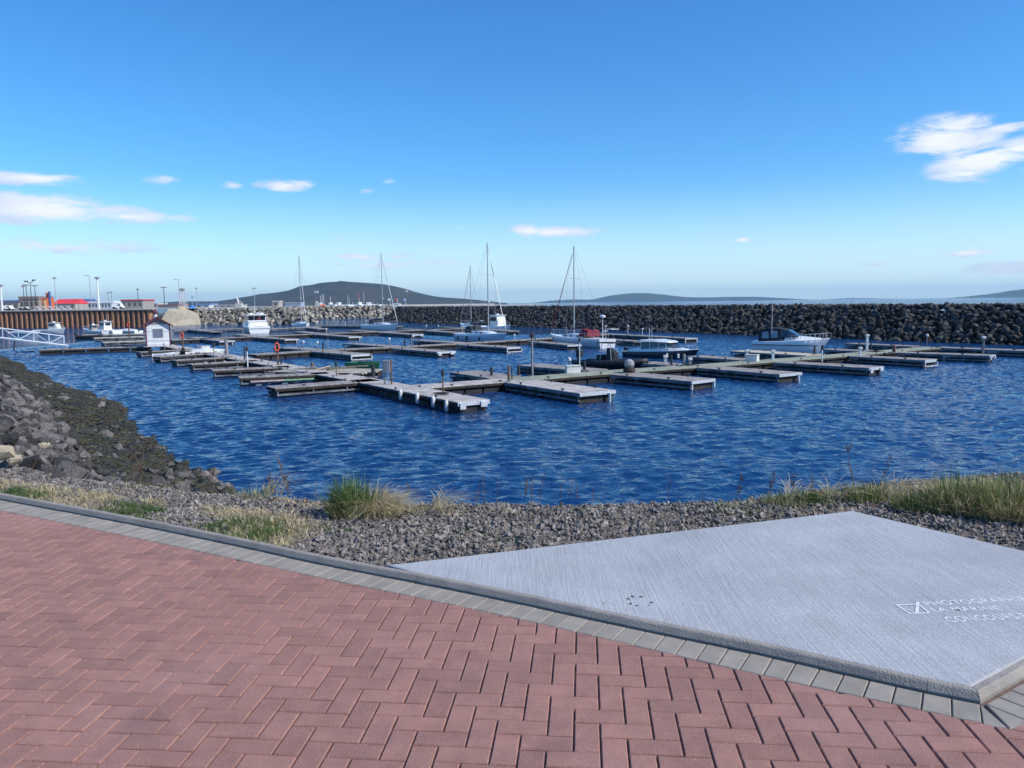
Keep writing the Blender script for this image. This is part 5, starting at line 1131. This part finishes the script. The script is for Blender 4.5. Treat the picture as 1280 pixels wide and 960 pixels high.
lightpole(135,366.5,400,'short dark stack behind the glass-fronted building, left one','one',M_post); lightpole(139,366,400,'short dark stack behind the glass-fronted building, right one','one',M_post)
lightpole(172,362.5,330,'dark thin pole above the red-edged building','one',M_postd); lightpole(204.5,359.5,300,'dark pole with a wide flat top left of the ramp','T',M_postd); lightpole(223,349.5,300,'tall pale pole above the ramp','arm'); lightpole(317.5,360.5,380,'pale lamp pole left of the forested hill crest','T'); lightpole(245.5,361,420,'faint pale pole right of the lattice tower','one'); lightpole(240.5,372,400,'short pale pole right of the lattice tower','one')
# lattice tower
p=AT(229,385,295); root=empty('lattice_tower',(p.x,295,QT),0,'grey lattice tower standing above the concrete ramp','tower'); m=MB(); hh=6.6
for sx in (-1,1):
    for sy in (-1,1): m.tube([(sx*1.2,sy*1.2,0),(sx*.45,sy*.45,hh)],.09,4)
for k in range(6):
    z=k*hh/6; z2=(k+1)*hh/6; a=1.2-.75*k/6; b=1.2-.75*(k+1)/6
    for s in (-1,1): m.tube([(-a,s*a,z),(b,s*b,z2)],.05,4); m.tube([(a,s*a,z),(-b,s*b,z2)],.05,4); m.tube([(-a,s*a,z),(a,s*a,z)],.05,4)
m.build('lattice',M_offw,root); MB().box(-.8,.8,-.8,.8,hh,hh+.7).build('platform',M_post,root); MB().tube([(0,0,hh+.7),(0,0,hh+2)],.06,4).build('antenna',M_mast,root)
# crane, drum, crate, flags
for (px,top,b_,d_,lb) in ((299,371,387,330,'pale leaning crane boom left of the stepped block'),(398,376,386,400,'pale leaning crane boom left of the fishing masts')):
    a=AT(px,b_,d_); t=AT(px-3.5,top,d_); root=empty('crane',(a.x,d_,QT-.05),0,lb,'crane'); H=t.z-QT; MB().tube([(0,0,1.5),((t.x-a.x),0,H)],[.35,.15],4).build('boom',M_offw,root); MB().box(-1.3,1.3,-1,1,0,1.8).build('cab',colr((.5,.48,.42)),root); MB().tube([(t.x-a.x,0,H),(1.2,0,1.8)],.05,4).build('stay',M_wire,root)
p=AT(240.3,388,240); root=empty('blue_tank',(p.x,240,QT-.6),0,'bright blue covered tank at the top of the ramp','tank'); MB().lathe([(.75,0),(.78,.5),(.74,1.05),(.5,1.25)],(0,0,.1),12).build('shell',colr((.03,.22,.7)),root,smooth=True); MB().lathe([(.3,1.35),(.3,1.45),(.1,1.5)],(0,0,0),8).build('lid',M_post,root)
p=AT(227,388,232); root=empty('sand_pile',(p.x,232,QT-.8),0,'tan mound of sand at the top of the ramp','sand pile'); MB().lathe([(1.7,0),(1.5,.5),(.9,1.1),(.2,1.3)],(0,0,.1),12).build('mound',colr((.55,.40,.22)),root,smooth=True)
for (px,c,lb) in ((487.8,(.75,.78,.85),'white flag on the left pole at the far harbour tip'),(497,(.65,.10,.10),'red and white flag on the middle pole at the far harbour tip'),(507,(.25,.4,.75),'blue flag on the right pole at the far harbour tip')):
    t=AT(px,373,430); z0=-.3; root=empty('flagpole',(t.x,430,z0),0,lb,'flagpole','flags at the far harbour tip'); H=t.z-z0; MB().tube([(0,0,0),(0,0,H)],.10,5).build('pole',M_mastw,root)
    v=[];f=[]
    for i in range(6): v+=[(-.1-i*.28,.15*math.sin(i*1.4),H-.05),(-.1-i*.28,.15*math.sin(i*1.4+.5),H-1.1)]
    for i in range(5): f.append((2*i,2*i+2,2*i+3,2*i+1))
    MB().add(v,f).build('flag',colr(c),root)
p=AT(405,384,405); root=empty('orange_crate',(p.x,400,QT-.2),0,'orange boat hull on the far harbour left of the small white cabin','boat'); hull(3.6,1.3,.9,1.1,'hull',M_ring,root,n=8); MB().box(-.5,.4,-.4,.4,.9,1.6).build('cabin',M_white,root)
# masts of the far fishing harbour: each a boat with mast
for k,(px,top) in enumerate([(400.5,370),(402.5,367),(404.5,368),(413,371),(434.5,368.5),(436.5,372),(448.5,366),(449.5,373),(454.5,365.5),(422,377),(427,378),(441,377.5),(460,377.5),(466,377.5),(472,378)]):
    t=AT(px,top,440+k*2); root=empty('far_boat',(t.x,440+k*2,QT-.8),R(90+k*7),['white mast of a boat in the far harbour, number %s from the left'%w_ for w_ in ('one','two','three','four','eight','nine','eleven','twelve','thirteen','five','six','ten','fourteen','fifteen','sixteen')][k],'boat','boats in the far harbour'); H=t.z-QT
    hull(8,2.6,1.2,1.6,'hull',M_white,root,n=8); MB().tube([(0,0,1),(0,0,H+.8)],.09,4).build('mast',M_mastw if k not in(6,) else M_ring,root)
    if k%3==0: MB().box(-1.6,.8,-.9,.9,1.2,2.7).build('wheelhouse',M_white,root)
# houses on the hill, white
for (px,py,s_,lb) in ((395,365.5,13,'white building high on the forested hill, left'),(508,364.5,8,'small white building on the right flank of the forested hill')):
    p=AT(px,py,2830 if px<400 else 3050); root=empty('hill_house',p,0,lb,'house'); root.location.z-=2; MB().box(-s_/2,s_/2,0,12,0,5).build('wall',M_white,root); MB().prism([(-s_/2-1,5.05),(s_/2+1,5.05),(s_/2-2,7),(-s_/2+2,7)],-1,13).build('roof',M_offw,root)
# life ring sign on the quay
p=qs+qd*((G(56,400,WZ)-qs).dot(qd)); root=empty('quay_sign',(p.x,p.y,QT),math.atan2(qd.y,qd.x),'white plate hanging on the rusty quay wall','sign'); MB().box(-.65,.65,-.26,-.20,-1.75,-1.3).build('plate',M_white,root); MB().box(-.04,.04,-.24,-.18,-1.3,.4).build('bracket',M_maroon,root)

# ================================================================ VEGETATION
def blades(name,base,h,lean,wd,m,parent=None,droop=.5,rn=None):
    n=len(base); az_=rng.uniform(0,6.28,n) if lean is None or len(np.shape(lean))==0 else lean[:,0]
    ln_=rng.uniform(.1,.55,n)*(1 if lean is None else 1) if np.shape(lean)==() or lean is None else lean[:,1]
    d=np.stack([np.cos(az_),np.sin(az_),np.zeros(n)],-1); sd_=np.stack([-np.sin(az_+rng.uniform(-1,1,n)),np.cos(az_+rng.uniform(-1,1,n)),np.zeros(n)],-1)
    V=np.zeros((n,7,3)); up=np.array([0,0,1.])
    for k,t in enumerate((0,.4,.75,1.0)):
        c=base+d*(h*ln_*t**1.7)[:,None]+up*(h*(t-droop*ln_*.8*t*t))[:,None]; w2=(wd*(1-t*.55)/2)[:,None]
        if k<3: V[:,2*k]=c-sd_*w2; V[:,2*k+1]=c+sd_*w2
        else: V[:,6]=c
    b=np.arange(n)[:,None]*7
    T=np.concatenate([b+np.array(q) for q in ((0,1,3),(0,3,2),(2,3,5),(2,5,4),(4,5,6))],0)
    o=fast(name,V.reshape(-1,3),T,m,parent,np.repeat(rng.random(n),7)); o['kind']='stuff'; return o
def leafmat(name,c,c2,rnd=.4):
    m=mat(name,c,.6,col2=c2,scale=9,rnd=rnd,spec=.3); t=m.node_tree; b=t.nodes['Principled BSDF']; 
    tr=t.nodes.new('ShaderNodeBsdfTranslucent'); ms=t.nodes.new('ShaderNodeMixShader'); ms.inputs[0].default_value=.3
    t.links.new(b.inputs['Base Color'].links[0].from_socket,tr.inputs[0]); t.links.new(b.outputs[0],ms.inputs[1]); t.links.new(tr.outputs[0],ms.inputs[2]); t.links.new(ms.outputs[0],t.nodes['Material Output'].inputs[0]); return m
M_gr=leafmat('grass_green',(.11,.18,.045),(.06,.11,.025)); M_st=leafmat('grass_straw',(.66,.55,.33),(.46,.37,.20)); M_gs=leafmat('grass_pale',(.30,.33,.15),(.18,.22,.08))
M_tw=mat('dead_stem',(.20,.11,.075),.9,.3,scale=20,rnd=.3)
def zt(x,y):   # ground height on the gravel band
    return -.03
def tuft(x,y,r,h,ng,ns,label,flat=0,lx=0,z=-.05):
    root=empty('grass_tuft',(x,y,z),0,label,'grass tuft')
    def mk(n,r_,h0,h1,l0,l1,wd,m,name,cx=0,cy=0):
        if n==0: return
        a=rng.uniform(0,6.28,n); q=np.sqrt(rng.random(n))*r_; B_=np.stack([cx+np.cos(a)*q*1.25,cy+np.sin(a)*q*.8,np.zeros(n)],-1)
        H=rng.uniform(h0,h1,n)*(1-.45*(q/r_)**2); blades(name,B_,H,np.stack([a+rng.normal(0,.5,n),rng.uniform(l0,l1,n)*(.35+q/r_)],-1),rng.uniform(.6,1.3,n)*wd,m,root)
    mk(int(ng*.8),r*.7,h*.6,h*1.1,.05,.42,.006,M_gr,'green_blades',-r*.25)
    mk(ns//2,r*.85,h*.5,h*1.1,.1,.65,.005,M_gs,'pale_blades',0)
    mk(ns,r*1.1,h*.35,h*.95,.25,1.1,.0045,M_st,'straw_blades',r*.3+lx)
    # collapsed dead skirt
    if flat: 
        n=flat; a=rng.uniform(-1.2,1.5,n); q=rng.uniform(0,r,n); B_=np.stack([np.cos(a)*q+r*.4,np.sin(a)*q*.6,rng.uniform(0,.08,n)],-1); blades('dead_skirt',B_,rng.uniform(.15,.34,n),np.stack([a+rng.normal(0,.7,n),rng.uniform(.9,1.5,n)],-1),np.full(n,.005),M_st,root,droop=.75)
    return root
p=G(457,642,-.06); tuft(p.x-.05,p.y-.1,.22,.40,650,420,'big grass tuft, green left side and straw right side, centre left on the gravel',500)
p=G(1080,622,-.06); tuft(p.x,p.y-.1,.22,.20,260,120,'low green grass tuft left of the large straw mound',100)
p=G(1150,633,-.06); tuft(p.x,p.y-.1,.26,.20,300,400,'flattened straw and green grass tuft between the low tuft and the large mound',500)
p=G(1198,640,-.06); tuft(p.x,p.y,.24,.38,240,900,'large grass mound, the left one of the pair at the right edge',500)
p=G(1256,645,-.06); tuft(p.x,p.y,.30,.42,220,1700,'large straw-coloured grass mound at the right edge of the photo',800)
p=G(1310,650,-.06); tuft(p.x,p.y,.34,.34,420,700,'grass mound just outside the right edge',600)
p=G(1020,628,-.06); tuft(p.x,p.y,.2,.14,260,60,'small low grass tuft near the far corner of the concrete slab',60)
p=G(975,630,-.06); tuft(p.x,p.y,.14,.15,60,120,'thin straw tuft left of the small low grass tuft',60)
p=G(530,640,-.05); tuft(p.x,p.y,.16,.06,10,60,'low dry straw patch right of the big grass tuft',90)
p=G(352,668,-.04); tuft(p.x,p.y,.16,.09,260,40,'small bright green tuft in the gravel left of the big tuft',0)
p=G(325,672,-.04); tuft(p.x,p.y,.18,.08,260,60,'low green tuft nearest the kerb, left of centre',0)
p=G(320,622,-.06); tuft(p.x,p.y,.18,.13,20,160,'dry straw wisps at the crest left of the tall dead stem',60)
# ground-cover grass along the kerb
def cover(n,x0,x1,t0,t1,h0,h1,m,name,label,patch=.0,seed=3):
    x=rng.uniform(x0,x1,n); t=rng.uniform(t0,t1,n); P=bankpt(u_at_x(x),t,'k'); k=(fbm(P[:,0],P[:,1],.75,seed)>patch+rng.normal(0,.12,n))&~in_slab(P[:,0],P[:,1]); P=P[k]; n=len(P)
    P[:,2]+=.005; o=blades(name,P,rng.uniform(h0,h1,n),np.stack([rng.uniform(0,6.28,n),rng.uniform(.3,1.4,n)],-1),rng.uniform(.003,.006,n),m); tag(o,label,'grass',kind='stuff')
cover(22000,-7,-1.1,0.0,.62,.03,.085,M_st,'dry_grass','dry straw grass along the kerb on the left',-.12,3)
cover(15000,-4.2,-.85,0.0,.42,.03,.085,M_gr,'grass','short green grass along the kerb',.05,8)
cover(9000,-6.8,5,0.75,1.0,.02,.09,M_st,'dry_grass','sparse dry grass along the crest of the bank',.32,12)
cover(9000,-2.4,3.6,0.1,.95,.02,.05,M_gr,'grass','scattered green shoots between the gravel stones',.42,15)
cover(3500,1.7,7,.82,1.0,.03,.07,M_gs,'grass','rough green grass behind the slab on the right',-.05,19)
# dead stems
def stem(px,py,top,label,lean=0,br=5,thick=.004,z=-.07,curl=.0,seedy=False):
    p=G(px,py,z); dd=math.hypot(p.x,p.y); h=(py-top)*dd/F; root=empty('dead_stem',p,0,label,'dry plant','dead stems along the crest of the bank'); lx=lean*dd/F
    pts=[(lx*t**1.4+curl*math.sin(t*7)*.01,.02*math.sin(t*5+px),h*t) for t in np.linspace(0,1,7)]
    MB().tube(pts,[thick,thick,thick*.9,thick*.8,thick*.6,thick*.5,thick*.3],5).build('stalk',M_tw,root)
    m=MB()
    for k in range(br):
        t=random.uniform(.25,.95); i=int(t*6); q=Vector(pts[i]); a=random.uniform(0,6.28); l_=h*random.uniform(.12,.3)
        e=q+Vector((math.cos(a)*l_*.5,math.sin(a)*l_*.4,l_)); m.tube([q,q.lerp(e,.5)+Vector((0,0,-.005)),e],[thick*.6,thick*.5,thick*.3],4)
        if seedy: 
            for j in range(4): c=q.lerp(e,random.random()); m.tube([c,c+Vector((random.uniform(-.012,.012),random.uniform(-.012,.012),.014))],[.004,.002],4)
    if br: m.build('twigs',M_tw,root)
ST=[(360,618,568,'tallest knobbly dead stem left of the big grass tuft',-11,7,.006,True),(342,618,590,'short curled dead stem left of the tallest one',-8,5,.004,True),(394,622,601,'thin dead stem between the tallest one and the big tuft',2,3,.003,False),(508,626,604,'reddish dead stem just right of the big grass tuft',4,4,.004,True),
(596,627,594,'slender reddish stem right of the dry straw patch',8,4,.003,False),(606,627,590,'second slender reddish stem, slightly right of the first',-2,3,.003,False),(622,627,600,'lone thin stem left of the reddish clump',1,3,.003,False),
(656,625,596,'reddish stem in the clump at the middle of the crest, leftmost',4,6,.003,True),(664,625,588,'reddish stem in the clump at the middle of the crest, second',3,6,.003,False),(675,625,594,'reddish stem in the clump at the middle of the crest, third',6,6,.003,False),(700,624,603,'reddish stem right of the clump at the middle of the crest',2,5,.003,False),(712,624,597,'taller reddish stem right of the clump at the middle of the crest',4,5,.003,False),(722,624,601,'last reddish stem right of the clump at the middle of the crest',-2,4,.003,False),
(741,624,602,'fine pale stem right of the reddish stems',2,3,.003,False),(836,624,594,'lone fine stem halfway to the right grass',2,4,.003,False),(878,623,605,'very thin stem right of the lone fine stem',-3,2,.002,False),(923,622,592,'pale branching weed left of the right-hand grasses, tall',8,8,.003,True),(962,622,590,'pale bushy weed by the start of the right-hand grasses',6,9,.003,True),
(992,620,590,'dark seed-headed stem in the right-hand grasses',2,4,.004,True),(1014,618,584,'dark seed-headed stem with a club top',-1,3,.004,True),(1066,612,560,'tall leaning stalk with a fluffy head above the right-hand grasses',-8,4,.005,True),(1101,608,573,'leaning dark-tipped stalk right of the tall one',12,3,.004,True),(1168,600,586,'short pale stem between the grass mounds',4,3,.003,False),
(178,612,560,'branching dead weed on the left bank below the seaweed',5,9,.004,True),(168,610,566,'smaller branching dead weed on the left bank',-1,7,.004,True),(232,612,582,'slanting dead stalk on the left crest',14,4,.004,False),(262,614,588,'reddish dead weed near the bottom of the seaweed slope',6,7,.004,True),(38,592,552,'long slanting dead stalk across the boulders at far left',28,2,.004,False)]
for (px,py,tp_,lb,ln_,br,th,sd2) in ST: stem(px,py,tp_,lb,ln_,br,th,seedy=sd2)

def deck_gear(px,py,kind,label):
    p=G(px,py,DZ); root=empty('dock_box' if kind=='box' else 'coiled_hose',(p.x,p.y,DZ),random.uniform(-.9,.9),label,'storage box' if kind=='box' else 'hose')
    if kind=='box':
        MB().box(-.45,.45,-.25,.25,.003,.42).build('body',M_offw,root,bevel=.02); MB().box(-.48,.48,-.28,.28,.423,.50).build('lid',M_tub,root,bevel=.02)
    else:
        pts=[(math.cos(a)*(.16+.006*k),math.sin(a)*(.16+.006*k),.03+.012*(k//8)) for k,a in enumerate(np.linspace(0,18,48))]
        MB().tube(pts,.02,5).build('coil',M_canvas,root)
deck_gear(430,468.5,'hose','coiled hose on the main dock left of the grey cabinet')
deck_gear(552,493.5,'hose','coiled hose on the front end of the main dock')
deck_gear(716,466.3,'box','small white storage box on the green-tinted walkway right of the tall pale pole')
deck_gear(860,456.8,'hose','coiled hose on the front dock row beside the white-roofed cruiser')
deck_gear(256,438.5,'box','white storage box on the main dock right of the hut')
deck_gear(940,451.5,'box','white storage box on the front row below the canvas-topped cruiser')
